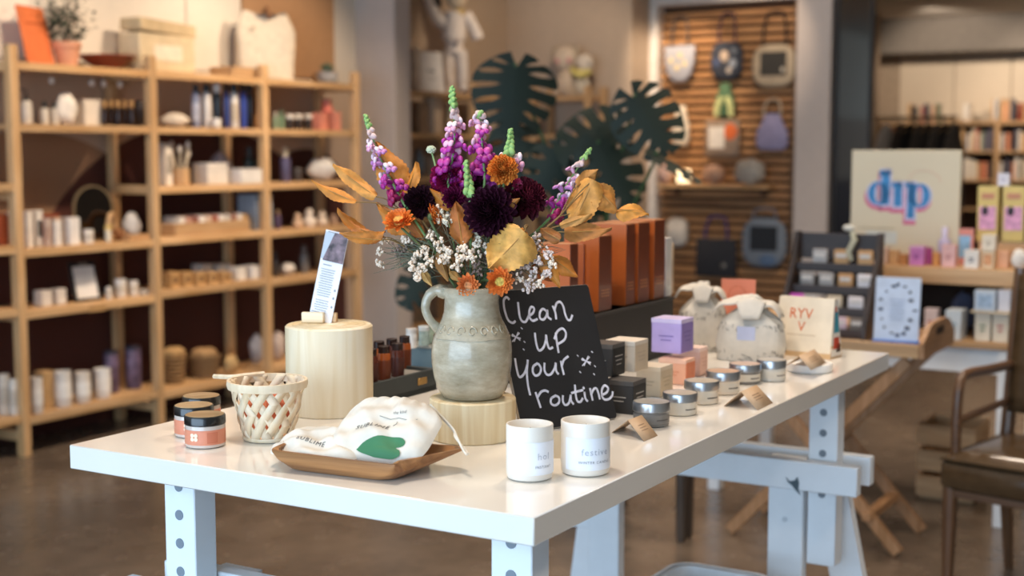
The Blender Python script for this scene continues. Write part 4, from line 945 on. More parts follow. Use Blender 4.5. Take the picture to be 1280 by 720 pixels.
for z0, z1, y0, y1, c in ((.055, .10, .2, .85, '#3f94a8'), (.02, .045, .2, .8, '#c7492f'), (.012, .03, .5, .9, '#4a3a30'), (.1, .112, .2, .6, '#d3573a')):
    def f(i, j, z0=z0, z1=z1, y0=y0, y1=y1):
        z = z0+(z1-z0)*j; k = z/.128; cy = .028*k; hw = (.062+(.014-.062)*k)/2
        return (.0705-.015*k+.0008, cy-hw+2*hw*(y0+(y1-y0)*i), z)
    MB().grid(f, 1, 2).build('side_motif', m_(c, .6), t, fix=False)
# white dish with tent card
p = at(1011, 463.5, T); t = thing('white_dish', 'flat round white dish near the far table corner', 'dish', p+Vector((0, 0, .0004)), 0); r = .0485
MB().lathe([(r*.93, 0), (r*.98, .002), (r, .012), (r, .0165), (r*.97, .0175), (r*.93, .0165), (r*.9, .013), (0, .0125)], 48).build('dish', m_('#efece6', .35), t)
tent((983, 457), (1014, 463), (1033, 454), .024, 'kraft tent card resting on the white dish', T+.0182)
# ---------------------------------------------------------------- wooden tray with two drawstring bags
zr_ = T+.026
A_, B_, C_ = at(317, 566, zr_), at(507, 588, zr_), at(604, 567, zr_)
ex = (B_-A_); LX = ex.length; rzt = math.atan2(ex.y, ex.x); LY = abs((C_-B_).dot(Vector((-math.sin(rzt), math.cos(rzt), 0))))
ct = A_+ex/2+Vector((-math.sin(rzt), math.cos(rzt), 0))*LY/2
wt = thing('wooden_tray', 'rustic carved wooden tray holding two drawstring bags', 'tray', Vector((ct.x, ct.y, T+.0006)), rzt)
def tring(k, z, wv=0, th=0):
    out = []
    for i, (x, y) in enumerate(rrect(LX*k-th, LY*k*(1 if k > .9 else .97)-th, .028, 6)):
        a = math.atan2(y, x); out.append((x*(1+wv*.25*math.sin(5*a)), y*(1+wv*.3*math.sin(3*a+1)), z+wv*.004*math.sin(4*a+.7)+wv*.006*abs(math.cos(a))))
    return out
OLV = wood('#b98553', '#7d4f2b', 'X', .55, .45, .03, .1, 3)
loft(MB(), [tring(.66, 0), tring(.72, .002), tring(.90, .014, .3), tring(1.0, .024, .8), tring(1.0, .027, .8), tring(1.0, .0265, .8, .012), tring(.88, .014, .3), tring(.70, .007)]).build('tray_body', OLV, wt, ang=50)
FAB = mat('#dfd6c7', .9, var=.07, scale=45, bump=.5)
def pillow_bag(cx, cy, cz, w, h, th, tilt, rz, label, gather, seed):
    p = ct+rotz((cx, cy, 0), rzt); t = thing('drawstring_bag', label, 'bag', Vector((p.x, p.y, T+cz)), rzt+rz)
    M = Matrix.Rotation(tilt, 4, 'X'); rnd = random.Random(seed); ph = [rnd.uniform(0, 6) for _ in range(6)]
    def outline(x, y):          # x,y in -1..1 -> local metres, narrowing to the gathered top
        g = max(0, (y-.35)/.65); return (x*w/2*(1-(.28*g*g if gather else .05*g))*(1-.13*abs(y)**4), y*h/2*(1-.17*abs(x)**3))
    def zf(x, y):
        e = max(0, 1-abs(x)**3.2)**.5*max(0, 1-abs(y)**(3.2 if y < 0 else 4.5))**.5
        wr = .0032*math.sin(7*x+4*y+ph[0])*(1-.3*y)+.0028*math.sin(3*x-9*y+ph[1])+.0016*math.sin(13*x+11*y+ph[3])*max(0, 1-abs(y))+(.0030*math.sin(22*x+ph[2])*max(0, (y-.3)/.7) if gather else .0012*math.sin(15*x+ph[2])*max(0, y))
        return e*(th/2+wr)
    def top(i, j): x, y = i*2-1, j*2-1; X, Y = outline(x, y); return (X, Y, zf(x, y))
    def bot(i, j): x, y = i*2-1, j*2-1; X, Y = outline(x, y); return (X, Y, -.55*zf(x, y))
    mb = MB(); mb.grid(top, 44, 36, M); mb.grid(bot, 22, 18, M); b = mb.build('cloth', FAB, t, ang=85)
    def onbag(vs, ox, oy, rot, lift=.0010):
        out = []
        for x, y, _ in vs:
            X = ox+x*math.cos(rot)-y*math.sin(rot); Y = oy+x*math.sin(rot)+y*math.cos(rot)
            yy = max(-.97, min(.97, Y/(h/2))); xx = max(-.97, min(.97, X/(w/2)))
            out.append(M @ Vector((X, Y, zf(xx, yy)+lift)))
        return out
    return t, M, onbag, zf, outline
b1, M1, ob1, z1f, o1 = pillow_bag(-.050, -.002, .030, .150, .100, .030, .22, .02, 'flat white drawstring bag lying on the wooden tray', False, 2)
b2, M2, ob2, z2f, o2 = pillow_bag(.042, .025, .055, .158, .126, .044, .58, .03, 'plump white drawstring bag with green leaf print on the tray', True, 5)
tb = text_mb('SUBLIME', .0105, 1.2); MB().add(ob1(tb.v, -.008, -.020, .03), tb.f).build('lettering', m_('#4c4a48', .8), b1, fix=False)
tb = text_mb('SUBLIME', .0125, 1.2); MB().add(ob2(tb.v, -.012, -.014, .06), tb.f).build('lettering', m_('#4c4a48', .8), b2, fix=False)
tb = text_mb('the kind', .0062, 1.1); MB().add(ob2(tb.v, .020, .017, .02), tb.f).build('lettering', m_('#7d7a76', .8), b2, fix=False)
q = MB(); L_ = [(-.03, 0, 0), (-.012, -.003, 0), (.0, .001, 0), (.013, -.003, 0), (.03, .001, 0)]
q.tube(ob2(L_, .020, .009, .02, .0008), .0005, 4); q.tube(ob2([(0, 0, 0), (.002, -.006, 0), (-.001, -.011, 0)], .020, .003, 0, .0008), .0005, 4); q.build('drawn_line', m_('#8a8782', .8), b2)
# leaf print
LV_ = [(-.055, -.006), (-.045, .004), (-.028, .012), (-.008, .019), (.012, .020), (.022, .013), (.020, .004), (.010, -.001), (.018, -.006), (.020, -.015), (.010, -.021), (-.008, -.022), (-.028, -.018), (-.045, -.012)]
def fan_grid(poly, n=5):
    vs = [(0, 0, 0)]; fs = []; N = len(poly)
    for r in range(1, n+1): vs += [(x*r/n-.008*(1-r/n), y*r/n-.002*(1-r/n), 0) for x, y in poly]
    for i in range(N):
        k = (i+1) % N; fs.append((0, 1+i, 1+k))
        for r in range(n-1): fs.append((1+r*N+i, 1+(r+1)*N+i, 1+(r+1)*N+k, 1+r*N+k))
    return vs, fs
vs, fs = fan_grid(smooth([(x, y, 0) for x, y in LV_]+[(LV_[0][0], LV_[0][1], 0)], 3)[:-1] and [(a, b) for a, b, _ in smooth([(x, y, 0) for x, y in LV_]+[(*LV_[0], 0)], 3)[:-1]])
MB().add(ob2([(x*.95, y*.82, z) for x, y, z in vs], .028, -.044, .05, .0009), fs).build('leaf_print', m_('#3f7a52', .7, var=.1), b2, fix=False)
rp = [(-.075, .052, .004), (-.03, .060, .014), (.02, .061, .016), (.066, .045, .006)]
for k, dz in enumerate((0, .004)):
    P = [M2 @ Vector((.050, .052, .006+dz)), M2 @ Vector((.085, .035, -.02+dz)), Vector((.098+.003*k, .022, -.004)), Vector((.118, .012-.005*k, -.018)), Vector((.128, .004-.005*k, -.0225))]
    MB().tube(smooth([tuple(v) for v in P]), .0017, 6).build('drawstring', m_('#e3d9c8', .85), b2)
# ---------------------------------------------------------------- bouquet
dJ = depth(pv+Vector((0, 0, .15))); MOUTH = pv+Vector((0, 0, ht-.05))
def FP(px, py, off=0.0): return atD(px, py, dJ+off)
def track(axis): return axis.normalized().to_track_quat('Z', 'Y').to_matrix().to_4x4()
def stem_pts(p, bend=.35):
    m0 = MOUTH+Vector((random.uniform(-.015, .015), random.uniform(-.015, .015), 0)); rim = MOUTH+Vector((max(-.03, min(.03, (p.x-MOUTH.x)*.3)), max(-.03, min(.03, (p.y-MOUTH.y)*.3)), .055))
    return smooth([tuple(m0), tuple(rim), tuple(rim.lerp(p, .5)+Vector((0, 0, .012*bend))), tuple(p)], 4)
def petal(mb, M, L, w, cup, curl, n=3, tip=.35):
    vs = []
    for j in range(n+1):
        s = j/n; ww = w*(math.sin(math.pi*(.14+.66*s))**.8 if j < n else tip); y = L*s
        for x in (-1, 0, 1): vs.append((x*ww/2, y*math.cos(curl*s)-(.10*L*abs(x) if j == n else 0), L*s*math.sin(curl*s)+cup*ww*abs(x)))
    mb.add(vs, [(j*3+i, j*3+i+1, j*3+i+4, j*3+i+3) for j in range(n) for i in range(2)], M)
def bloom(name, label, px, py, off, r, axis, col, kind, inner=None, cat='flower', n=70, grp=None, col2=None):
    p = FP(px, py, off); ax = Vector(axis).normalized(); t = thing(name, label, cat, MOUTH, 0, grp); rnd = random.Random(int(px*13+py))
    MB().tube(stem_pts(p-ax*r*.35), .0022, 6).build('stem', m_('#5d6b3f', .6), t, origin=MOUTH, loc=(0, 0, 0))
    M0 = Matrix.Translation(p) @ track(ax); mb = MB(); mi = MB()
    if kind == 'dahlia':
        n = int(n*1.5)
        for i in range(n):
            s = (i+.5)/n; a = i*2.39996+rnd.uniform(-.12, .12); el = -.35+1.85*s**.8
            M = M0 @ Matrix.Rotation(a, 4, 'Z') @ Matrix.Rotation(el, 4, 'X') @ Matrix.Translation((0, r*.30, 0))
            petal(mb, M, r*(.72-.16*s)*rnd.uniform(.93, 1.06), r*(.40-.17*s), .45, .25, 3, .5)
    else:
        for i in range(n):
            s = i/n; a = i*2.39996+rnd.uniform(-.08, .08); el = -.08+.95*s
            M = M0 @ Matrix.Rotation(a, 4, 'Z') @ Matrix.Translation((0, r*.16, r*.10*s)) @ Matrix.Rotation(el, 4, 'X')
            petal(mb, M, r*(.84-.42*s), r*(.34-.10*s), .18, .25, 3, .55)
    mb.build('petals', mat(col, .5, var=.35, scale=90), t, origin=MOUTH, loc=(0, 0, 0), ang=60, fix=False)
    if inner:
        mi.lathe([(r*.36, r*.04), (r*.40, r*.16), (r*.28, r*.27), (0, r*.29)], 18, M0); mi.build('flower_centre', mat(inner, .8, var=.45, scale=260, bump=.6), t, origin=MOUTH, loc=(0, 0, 0))
    MB().ell((0, 0, -r*.15), (r*.28, r*.28, r*.25), 10, 7, M0).build('calyx', m_('#4d5a36', .7), t, origin=MOUTH, loc=(0, 0, 0))
    return t
V_ = (0, -1, .15)
bloom('dahlia', 'almost black dahlia beside the left snapdragon', 525, 253, .01, .030, (-.25, -1, .25), '#34141f', 'dahlia')
bloom('dahlia', 'large dark purple dahlia in the middle of the bouquet', 613, 265, -.03, .044, (-.05, -1, .2), '#401428', 'dahlia', n=100)
bloom('dahlia', 'dark wine dahlia behind the large purple one', 655, 249, .02, .038, (.45, -.8, .35), '#5e1726', 'dahlia', n=90)
bloom('dahlia', 'crimson magenta dahlia under the tall snapdragons', 561, 222, .02, .032, (-.3, -.9, .2), '#98184c', 'dahlia', n=80)
bloom('dahlia', 'small dark wine dahlia below the crimson one', 567, 248, -.005, .021, (-.1, -1, .1), '#6b1540', 'dahlia', n=60)
bloom('dahlia', 'small dark wine dahlia next to orange chrysanthemum', 600, 228, .03, .030, (.1, -1, .4), '#5c1238', 'dahlia', n=70)
OR = '#ea7a2c'
bloom('strawflower', 'orange strawflower tilted upward at left of the bouquet', 499, 278, -.02, .0285, (-.15, -.65, .75), OR, 'straw', '#d9a04a', n=56)
bloom('strawflower', 'orange strawflower seen from the side near dark dahlia', 541, 270, -.02, .0215, (.9, -.3, .45), '#ee8232', 'straw', '#c9803a', n=50)
bloom('chrysanthemum', 'bright orange pompom chrysanthemum next to green bud', 628, 213, -.02, .0265, (.1, -1, .3), '#f2953e', 'dahlia', n=90)
bloom('strawflower', 'orange strawflower with yellow centre hanging over jug rim', 624, 352, -.06, .0255, (.1, -1, .05), '#ee8238', 'straw', '#d8bd5a', n=60)
bloom('strawflower', 'small orange strawflower flat on the jug rim', 585, 356, -.045, .0215, (0, -.75, -.1), '#ee8a4a', 'straw', '#d98f5a', n=50)
bloom('strawflower', 'rusty orange strawflower tucked behind the golden leaf', 640, 327, -.01, .018, (.2, -1, .2), '#c9621f', 'straw', '#c48a45', n=40)
bloom('strawflower', 'coral pink bloom peeping out beside chrysanthemum', 645, 231, .0, .014, (.6, -.7, .2), '#c93f6e', 'straw', None, n=36)
# snapdragons
def floret_mesh(c, c2):
    mb = MB()
    for x, y, z, rx, ry, rz_ in ((-.0046, .0140, .0072, .0052, .0030, .0058), (.0046, .0140, .0072, .0052, .0030, .0058)): mb.ell((x, y, z), (rx, ry, rz_), 8, 6)
    nu = len(mb.f)
    mb.tube([(0, 0, 0), (0, .006, .002), (0, .013, .002)], [.0028, .0046, .0050], 8)
    for x, y, z, rx, ry, rz_ in ((-.0058, .0155, -.0036, .0050, .0032, .0046), (.0058, .0155, -.0036, .0050, .0032, .0046), (0, .0165, -.0068, .0046, .0030, .0050)): mb.ell((x, y, z), (rx, ry, rz_), 8, 6)
    me = mb.mesh('floret', mat(c, .5, var=.25, scale=220), ang=80); me.materials.append(mat(c2, .5, var=.25, scale=220))
    for k in range(nu): me.polygons[k].material_index = 1
    return me
FL = {'pale': floret_mesh('#e0a3bf', '#f2d8dc'), 'pink': floret_mesh('#b8399c', '#e9b3c6'), 'magenta': floret_mesh('#971f7e', '#bd3f93'), 'crimson': floret_mesh('#8f1b56', '#a8245f'), 'lilac': floret_mesh('#c785bd', '#ecd3de')}
BUD = MB().ell((0, .0055, .003), (.0042, .0050, .0076), 8, 6).mesh('bud', mat('#8fb56a', .6, var=.2), ang=80)
BUD2 = MB().ell((0, .006, .003), (.0038, .0048, .0075), 8, 6).mesh('bud', mat('#d8b9b4', .6, var=.2), ang=80)
def snapdragon(label, base, tip, off0, off1, cols, nf, nb, size, budfrac, mid=None):
    t = thing('snapdragon', label, 'flower', MOUTH, 0); b = FP(*base, off0); e = FP(*tip, off1)
    m_pt = FP(*mid, (off0+off1)/2) if mid else b.lerp(e, .5)
    P = [Vector(q) for q in smooth([tuple(b), tuple(m_pt), tuple(e)], 12)]; S0 = stem_pts(b)
    MB().tube(S0+[tuple(q) for q in P[1:]], [.0022]*len(S0)+[.0022-.0013*i/len(P) for i in range(len(P)-1)], 6).build('stem', m_('#6f8f52', .6), t, origin=MOUTH, loc=(0, 0, 0))
    rnd = random.Random(int(tip[0])); d = (e-b).normalized()
    for i in range(nf+nb):
        fl = i < nf; s = (i+.3)/nf*(1-budfrac) if fl else 1-budfrac+budfrac*(i-nf+.5)/nb
        x = s*(len(P)-1); q = P[int(x)].lerp(P[min(len(P)-1, int(x)+1)], x-int(x))
        sidea = (-math.pi/2-1.0, -math.pi/2+1.0, -math.pi/2, 1.2)[i % 4] if fl else i*2.2
        M = track(d) @ Matrix.Rotation(sidea-math.pi/2+rnd.uniform(-.25, .25), 4, 'Z') @ Matrix.Rotation((.15 if fl else .5)+.5*s, 4, 'X')
        if fl: k = s/(1-budfrac); me = FL[cols[min(len(cols)-1, int(k*len(cols)))]]; sc = size*(1.1-.38*k)
        else: k = (i-nf)/nb; me = BUD2 if k < .25 and nf > 2 else BUD; sc = size*(1.08-.5*k)
        obj_of(me, 'floret' if fl else 'bud', t, q-MOUTH, M.to_euler(), (sc,)*3)
    return t
snapdragon('tall magenta snapdragon with green tip rising from the centre', (560, 228), (565, 113), .0, .01, ['magenta', 'magenta', 'pink', 'pink', 'pale'], 13, 16, 1.25, .34, (568, 175))
snapdragon('pink snapdragon beside the tallest one', (606, 224), (600, 146), -.01, .01, ['magenta', 'magenta', 'pink', 'pale'], 10, 4, 1.3, .1)
snapdragon('lilac snapdragon with green tip at left among golden leaves', (503, 252), (458, 147), .0, .02, ['crimson', 'magenta', 'lilac', 'lilac', 'pale'], 15, 13, 1.05, .34, (474, 195))
snapdragon('short green snapdragon tip above the orange chrysanthemum', (636, 204), (638, 166), -.01, .0, ['pale'], 2, 16, 1.2, .85)
snapdragon('pale snapdragon with green tip behind the right golden leaf', (688, 272), (737, 188), .03, .05, ['crimson', 'magenta', 'lilac', 'lilac', 'pale'], 12, 10, 1.0, .28, (706, 235))
snapdragon('green snapdragon bud stalk between magenta flowers', (587, 250), (583, 205), -.035, -.02, ['lilac'], 1, 18, 1.2, .95)
t = thing('scabiosa_pod', 'pale green seed pod on a thin stalk left of snapdragons', 'flower', MOUTH, 0); p = FP(539, 187, .03)
MB().tube(stem_pts(FP(548, 222, .02))+[tuple(p)], .0016, 6).build('stem', m_('#86a065', .6), t, origin=MOUTH, loc=(0, 0, 0))
q = MB()
for i in range(30):
    z = 1-2*(i+.5)/30; a = i*2.4; r_ = math.sqrt(1-z*z); q.ell((p.x+.006*r_*math.cos(a), p.y+.006*r_*math.sin(a), p.z+.0045*z), (.0026, .0026, .0026), 6, 4)
q.build('pod', m_('#c5cfb0', .7), t, origin=MOUTH, loc=(0, 0, 0))
# golden leaf branches
LG = {'#cc8230': None, '#b06a20': None, '#d69243': None, '#a85f22': None, '#c47a2e': None}
def leafblade(mb, b, e, w, nrm, curl, rnd, n=22):
    ax = (e-b); L = ax.length; ax.normalize(); sd = ax.cross(nrm).normalized(); up = sd.cross(ax).normalized(); ph = rnd.uniform(0, 6); wav = .09+.08*rnd.random()
    vs = []; m = 10
    for j in range(n+1):
        s = j/n; hw = w/2*(math.sin(math.pi*min(1, s*.93+.05)**.75))**.9*(1+.10*math.sin(9*s+ph))*(1+.045*((j % 2)*2-1)*(0 < j < n)); 
        for i in range(m+1):
            x = i/m*2-1
            z = curl*L*(s-.4)**2-.16*w*abs(x)+wav*w*math.sin(6*s+2.5*x+ph)*abs(x)+.022*w*math.sin(34*(s-.30*abs(x)))*min(1, abs(x)*3)
            vs.append(b+ax*(L*s)+sd*(x*hw)+up*z)
    mb.add(vs, [(j*(m+1)+i, j*(m+1)+i+1, (j+1)*(m+1)+i+1, (j+1)*(m+1)+i) for j in range(n) for i in range(m)])
def branch(label, leaves, knee, name='leaf_branch'):
    """leaves: (base px, tip px, width px, normal, curl, colour, depth offset)"""
    t = thing(name, label, 'leaves', MOUTH, 0); rnd = random.Random(int(leaves[0][0][0]*3+leaves[0][0][1]))
    kp = FP(*knee); tw = MB(); tw.tube(stem_pts(kp), .0017, 6)
    for (b, e, w, nrm, curl, c, off) in leaves:
        B0 = FP(b[0], b[1], off); E0 = FP(e[0], e[1], off+curl*.02); mb = MB()
        leafblade(mb, B0, E0, w*kv, Vector(nrm), curl, rnd)
        lf = mb.build('leaf', mat(c, .65, var=.34, scale=60, bump=.4), t, origin=MOUTH, loc=(0, 0, 0), ang=70, fix=False)
        vn = MB(); vn.tube([B0+(E0-B0)*s+Vector((0, -.0008, .0)) for s in (0, .3, .6, .9)], [.0009, .0008, .0006, .0003], 5); vn.build('midrib', m_('#a87a3a', .6), lf, origin=MOUTH, loc=(0, 0, 0))
        tw.tube(smooth([tuple(kp), tuple(kp.lerp(B0, .6)+Vector((0, 0, .004))), tuple(B0)], 4), .0011, 5)
    tw.build('twig', m_('#8a6a3c', .7), t, origin=MOUTH, loc=(0, 0, 0))
N1 = (.2, -1, .15)
branch('long golden leaves reaching far left of the bouquet', [((445, 253), (389, 228), 17, (.2, -.8, .6), .3, '#cc8230', 0), ((470, 246), (416, 206), 22, (.3, -.9, .3), .2, '#d69243', .01)], (500, 262, .01))
branch('broad golden leaves standing behind left snapdragon', [((503, 240), (470, 176), 38, (.1, -1, .1), -.2, '#c67d2e', .015), ((508, 242), (522, 203), 22, (-.5, -.8, .1), .3, '#cc8230', .01)], (525, 270, .01))
branch('curled rusty golden leaves above the white card', [((480, 297), (421, 276), 24, (.2, -.6, .8), .9, '#b06a20', -.01), ((478, 300), (424, 296), 18, (0, -.9, -.3), -.5, '#c47a2e', -.015)], (505, 308, -.005))
branch('golden leaf wedge behind left orange strawflower', [((515, 290), (470, 254), 30, (.1, -.8, .5), .2, '#cc8230', .005), ((530, 300), (505, 262), 16, N1, .1, '#a85f22', .0)], (540, 320, 0))
branch('brown amber leaves in front of the dark dahlia', [((578, 305), (570, 252), 30, (-.2, -1, .1), .2, '#a85f22', -.03), ((562, 262), (538, 236), 15, (-.3, -1, .2), .3, '#b06a20', -.01), ((590, 300), (588, 240), 16, (.5, -.9, .1), -.2, '#a85f22', -.02), ((628, 262), (650, 248), 13, N1, .2, '#a86a28', -.045)], (580, 330, -.02))
branch('large pale golden leaf folded over the front', [((656, 290), (612, 336), 62, (.1, -1, .35), .35, '#dda352', -.065), ((655, 286), (640, 300), 24, (.1, -.6, .8), .3, '#cc8230', -.06)], (660, 282, -.05))
branch('golden amber leaf spray pointing right over the cartons', [((742, 225), (714, 285), 42, (-.1, -1, .2), .3, '#d99444', .0), ((742, 232), (772, 262), 36, (.2, -.9, .3), -.3, '#c9853c', .01), ((770, 262), (811, 263), 26, (.1, -.7, .6), -.4, '#cf8834', .02), ((722, 232), (747, 212), 20, (.3, -1, .2), .4, '#b57a38', .015)], (700, 270, .0))
branch('dry brown leaves low beside the cartons', [((705, 290), (764, 288), 26, (0, -.8, .5), .4, '#a3672c', -.02), ((700, 282), (740, 268), 14, (0, -.8, .5), .2, '#b98546', -.015), ((700, 300), (675, 286), 18, N1, .3, '#9a5e28', -.03), ((690, 322), (722, 346), 22, N1, .2, '#b06a20', -.03), ((676, 318), (700, 360), 20, (-.2, -1, 0), .1, '#cc8230', -.035), ((662, 330), (690, 352), 16, N1, .2, '#9a4f1c', -.02)], (670, 300, -.02))
branch('thin amber leaves hanging over the jug rim', [((548, 315), (560, 352), 16, N1, .2, '#9a6a34', -.035), ((562, 340), (578, 352), 10, N1, .2, '#b98a4c', -.045), ((528, 338), (540, 358), 10, N1, .2, '#c49a5a', -.03)], (560, 325, -.02))
# dried white statice sprays
def spray(label, blobs, col, knee, name='dried_flower_spray', n=17, sz=.0029):
    t = thing(name, label, 'dried flowers', MOUTH, 0); rnd = random.Random(int(blobs[0][0])); kp = FP(*knee)
    tw = MB(); tw.tube(stem_pts(kp), .0014, 5); fl = MB()
    for (x, y, off, rr) in blobs:
        c = FP(x, y, off); tw.tube(smooth([tuple(kp), tuple(kp.lerp(c, .6)+Vector((0, 0, -.003))), tuple(c)], 3), .0008, 4)
        for k in range(n):
            q = c+Vector((rnd.gauss(0, rr*kv*.55), rnd.gauss(0, rr*kv*.5), rnd.gauss(0, rr*kv*.55)))
            tw.tube([c, q], .0005, 3)
            s = sz*rnd.uniform(.7, 1.2); fl.ell(q, (s, s, s*1.1), 6, 4)
            fl.ell(q+Vector((rnd.uniform(-1, 1)*s, -s*.6, rnd.uniform(-1, 1)*s)), (s*.7,)*3, 5, 4)
    tw.build('twigs', m_('#6e6248', .7), t, origin=MOUTH, loc=(0, 0, 0)); o = fl.build('flowers', mat(col, .8, var=.2, scale=120), t, origin=MOUTH, loc=(0, 0, 0), ang=80); o['kind'] = 'stuff'
W1 = '#ecd8c2'
spray('cream dried flower spray low at left of the jug mouth', [(522, 318, -.02, 9), (516, 332, -.025, 7), (528, 338, -.03, 7), (530, 312, -.02, 6), (521, 348, -.03, 4)], W1, (545, 330, -.015))
spray('cream dried flower spray over the middle of the jug', [(548, 305, -.03, 7), (560, 312, -.035, 8), (555, 325, -.04, 7), (572, 332, -.045, 6), (583, 312, -.03, 8), (596, 308, -.03, 6), (540, 292, -.01, 5), (577, 322, -.04, 5)], W1, (565, 335, -.03))
spray('cream dried flower spray right of the pale golden leaf', [(665, 312, -.035, 8), (672, 326, -.04, 7), (683, 318, -.035, 7), (668, 345, -.045, 7), (660, 358, -.045, 6), (684, 342, -.04, 6), (655, 330, -.03, 6), (670, 300, -.03, 6)], '#dcc9bf', (650, 335, -.025))
spray('wispy cream dried flowers at the far left', [(474, 312, .0, 6), (475, 331, .0, 5), (482, 300, .0, 5), (552, 262, .0, 6), (560, 270, .0, 5)], W1, (512, 322, -.005), n=9)
spray('pale dried flowers peeking between pod and dahlia', [(548, 268, -.02, 7), (556, 276, -.025, 6), (600, 292, -.02, 6)], '#d9ccb4', (562, 300, -.01), n=12)
spray('mauve grey dried flowers filling the middle over the rim', [(605, 322, -.01, 9), (618, 338, -.03, 7), (640, 342, -.035, 7), (596, 336, -.035, 7), (628, 330, -.02, 7), (510, 305, .0, 8), (500, 318, .0, 7)], '#8a7468', (600, 340, -.01), n=22, sz=.0024)
spray('tiny white dried flowers scattered at the right of the rim', [(648, 348, -.05, 6), (690, 330, -.04, 6), (676, 355, -.05, 5), (610, 310, -.03, 6), (592, 322, -.045, 6), (536, 326, -.035, 6), (508, 300, -.01, 5)], W1, (630, 335, -.03), n=14, sz=.0026)
# grey green needle foliage
t = thing('needle_foliage', 'grey green needle foliage spreading low in the bouquet', 'foliage', MOUTH, 0); q = MB(); rnd = random.Random(9)
for k in range(150):
    b = FP(rnd.uniform(525, 680), rnd.uniform(300, 345), rnd.uniform(-.03, .04)); cx = (b.x-MOUTH.x)
    e = b+Vector((cx*.35+rnd.gauss(-.012, .018), rnd.gauss(-.012, .015), rnd.gauss(.004, .018))); q.tube([b, b.lerp(e, .5)+Vector((0, 0, .003)), e], [.0008, .0008, .0002], 4)
for k in range(60):
    b = FP(rnd.uniform(515, 545), rnd.uniform(308, 330), rnd.uniform(-.02, .03)); e = b+Vector((-rnd.uniform(.02, .06), rnd.gauss(0, .012), rnd.gauss(.0, .014))); q.tube([b, b.lerp(e, .5)+Vector((0, 0, .004)), e], [.0008, .0008, .0002], 4)
for k in range(14): q.tube(stem_pts(FP(rnd.uniform(520, 690), rnd.uniform(300, 340), rnd.uniform(-.03, .04))), .0012, 5)
o = q.build('needles', m_('#5f6652', .7), t, origin=MOUTH, loc=(0, 0, 0)); o['kind'] = 'stuff'
# ---------------------------------------------------------------- monstera behind the table
mp = Vector((.30, 5.15, 0)); mon = thing('monstera_plant', 'large monstera plant with split leaves behind the table', 'plant', mp, 0)
MB().lathe([(.12, 0), (.15, .02), (.17, .30), (.18, .30), (.18, .33), (.16, .33), (.155, .29), (0, .29)], 32).build('pot', m_('#8a8178', .6), mon)
MB().lathe([(.155, .292), (0, .30)], 24).build('soil', m_('#3a2c22', .9, bump=.6), mon)
MLM = mat('#10200f', .62, var=.25, scale=6)
def monstera(center, tip, nrm, L, Wd, nlobe=6, droop=.25):
    """center: where the leaf stalk joins; tip: direction of the leaf's point"""
    b = Vector(center); ax = Vector(tip).normalized(); n = Vector(nrm); sd = ax.cross(n).normalized(); up = sd.cross(ax).normalized(); mb = MB(); rl = random.Random(int(b.x*1000+b.z*777))
    def pt(s, ph, sg):
        O = Vector((Wd/2*math.sin(ph)**.85*(1+.06*math.cos(3*ph)), L*(.40+.60*math.cos(ph))+ (0 if ph < 2.6 else -.10*L*(ph-2.6))))
        m = Vector((0, L*max(0, .93*(1-ph/2.35))))
        q = m.lerp(O, s); r2 = (q.x/Wd*2)**2
        return b+ax*q.y+sd*(sg*q.x)+up*(-droop*Wd*.35*r2-droop*L*.25*(max(0, q.y)/L)**2)
    for sg in (1, -1):
        edges = [0.02+(2.98)*(k/nlobe) for k in range(nlobe+1)]; cl = [rl.random() < .55 for _ in range(nlobe+1)]
        for k in range(nlobe):
            p0, p1 = edges[k], edges[k+1]; pm = (p0+p1)/2; S = [0, .2, .32, .42, .55, .68, .8, .9, .96, 1.0]; vs = []
            for s in S:
                for i in range(5):
                    f = i/4*2-1; e = 0 if f < 0 else 1
                    g = 0 if s <= .32 or (k == 0 and f < 0) or (k == nlobe-1 and f > 0) else .34*min(1, (s-.32)/.18)
                    if s > .85 and not cl[k+e]: g *= max(0, (.96-s)/.11)
                    ph = pm+f*(p1-p0)/2*(1-g); vs.append(pt(s*(1-.04*abs(f) if s > .95 and cl[k+e] else 1), ph, sg))
            mb.add(vs, [(j*5+i, j*5+i+1, (j+1)*5+i+1, (j+1)*5+i) for j in range(len(S)-1) for i in range(4)])
    lf = mb.build('leaf', MLM, mon, origin=mp, loc=(0, 0, 0), ang=70, fix=False)
    P = [mp+Vector((random.uniform(-.05, .05), random.uniform(-.05, .05), .29)), mp+Vector(((b.x-mp.x)*.35, (b.y-mp.y)*.35, .29+(b.z-.29)*.6)), b+Vector((0, .02, -.03)), b]
    MB().tube(smooth([tuple(x) for x in P], 6), .006, 7).build('leaf_stalk', m_('#33502f', .5), mon, origin=mp, loc=(0, 0, 0))
def MPt(px, py, d): return atD(px, py, d)
monstera(MPt(646, 84, 5.0), (-.10, -.15, -1), (.05, -1, .15), .245, .32, 7)
monstera(MPt(640, 158, 5.1), (.1, -.2, -1), (-.1, -1, .1), .22, .20, 5)
monstera(MPt(792, 122, 4.8), (.55, -.15, -.85), (-.1, -.95, .25), .24, .25, 7)
monstera(MPt(772, 158, 5.0), (-.85, -.1, -.4), (.1, -.9, .35), .25, .24)
monstera(MPt(748, 180, 4.9), (.45, -.2, -.85), (0, -.9, .3), .26, .24)
monstera(MPt(818, 193, 4.7), (.85, -.1, -.45), (.35, -.4, .85), .19, .10, 5)
monstera(MPt(700, 190, 5.05), (-.5, -.1, -.9), (0, -1, .2), .20, .20, 5)
monstera(MPt(530, 338, 5.05), (-.45, -.2, -.85), (0, -1, .25), .16, .15, 5)
monstera(MPt(720, 240, 5.0), (.2, -.1, -.95), (0, -1, .15), .2, .18, 5)
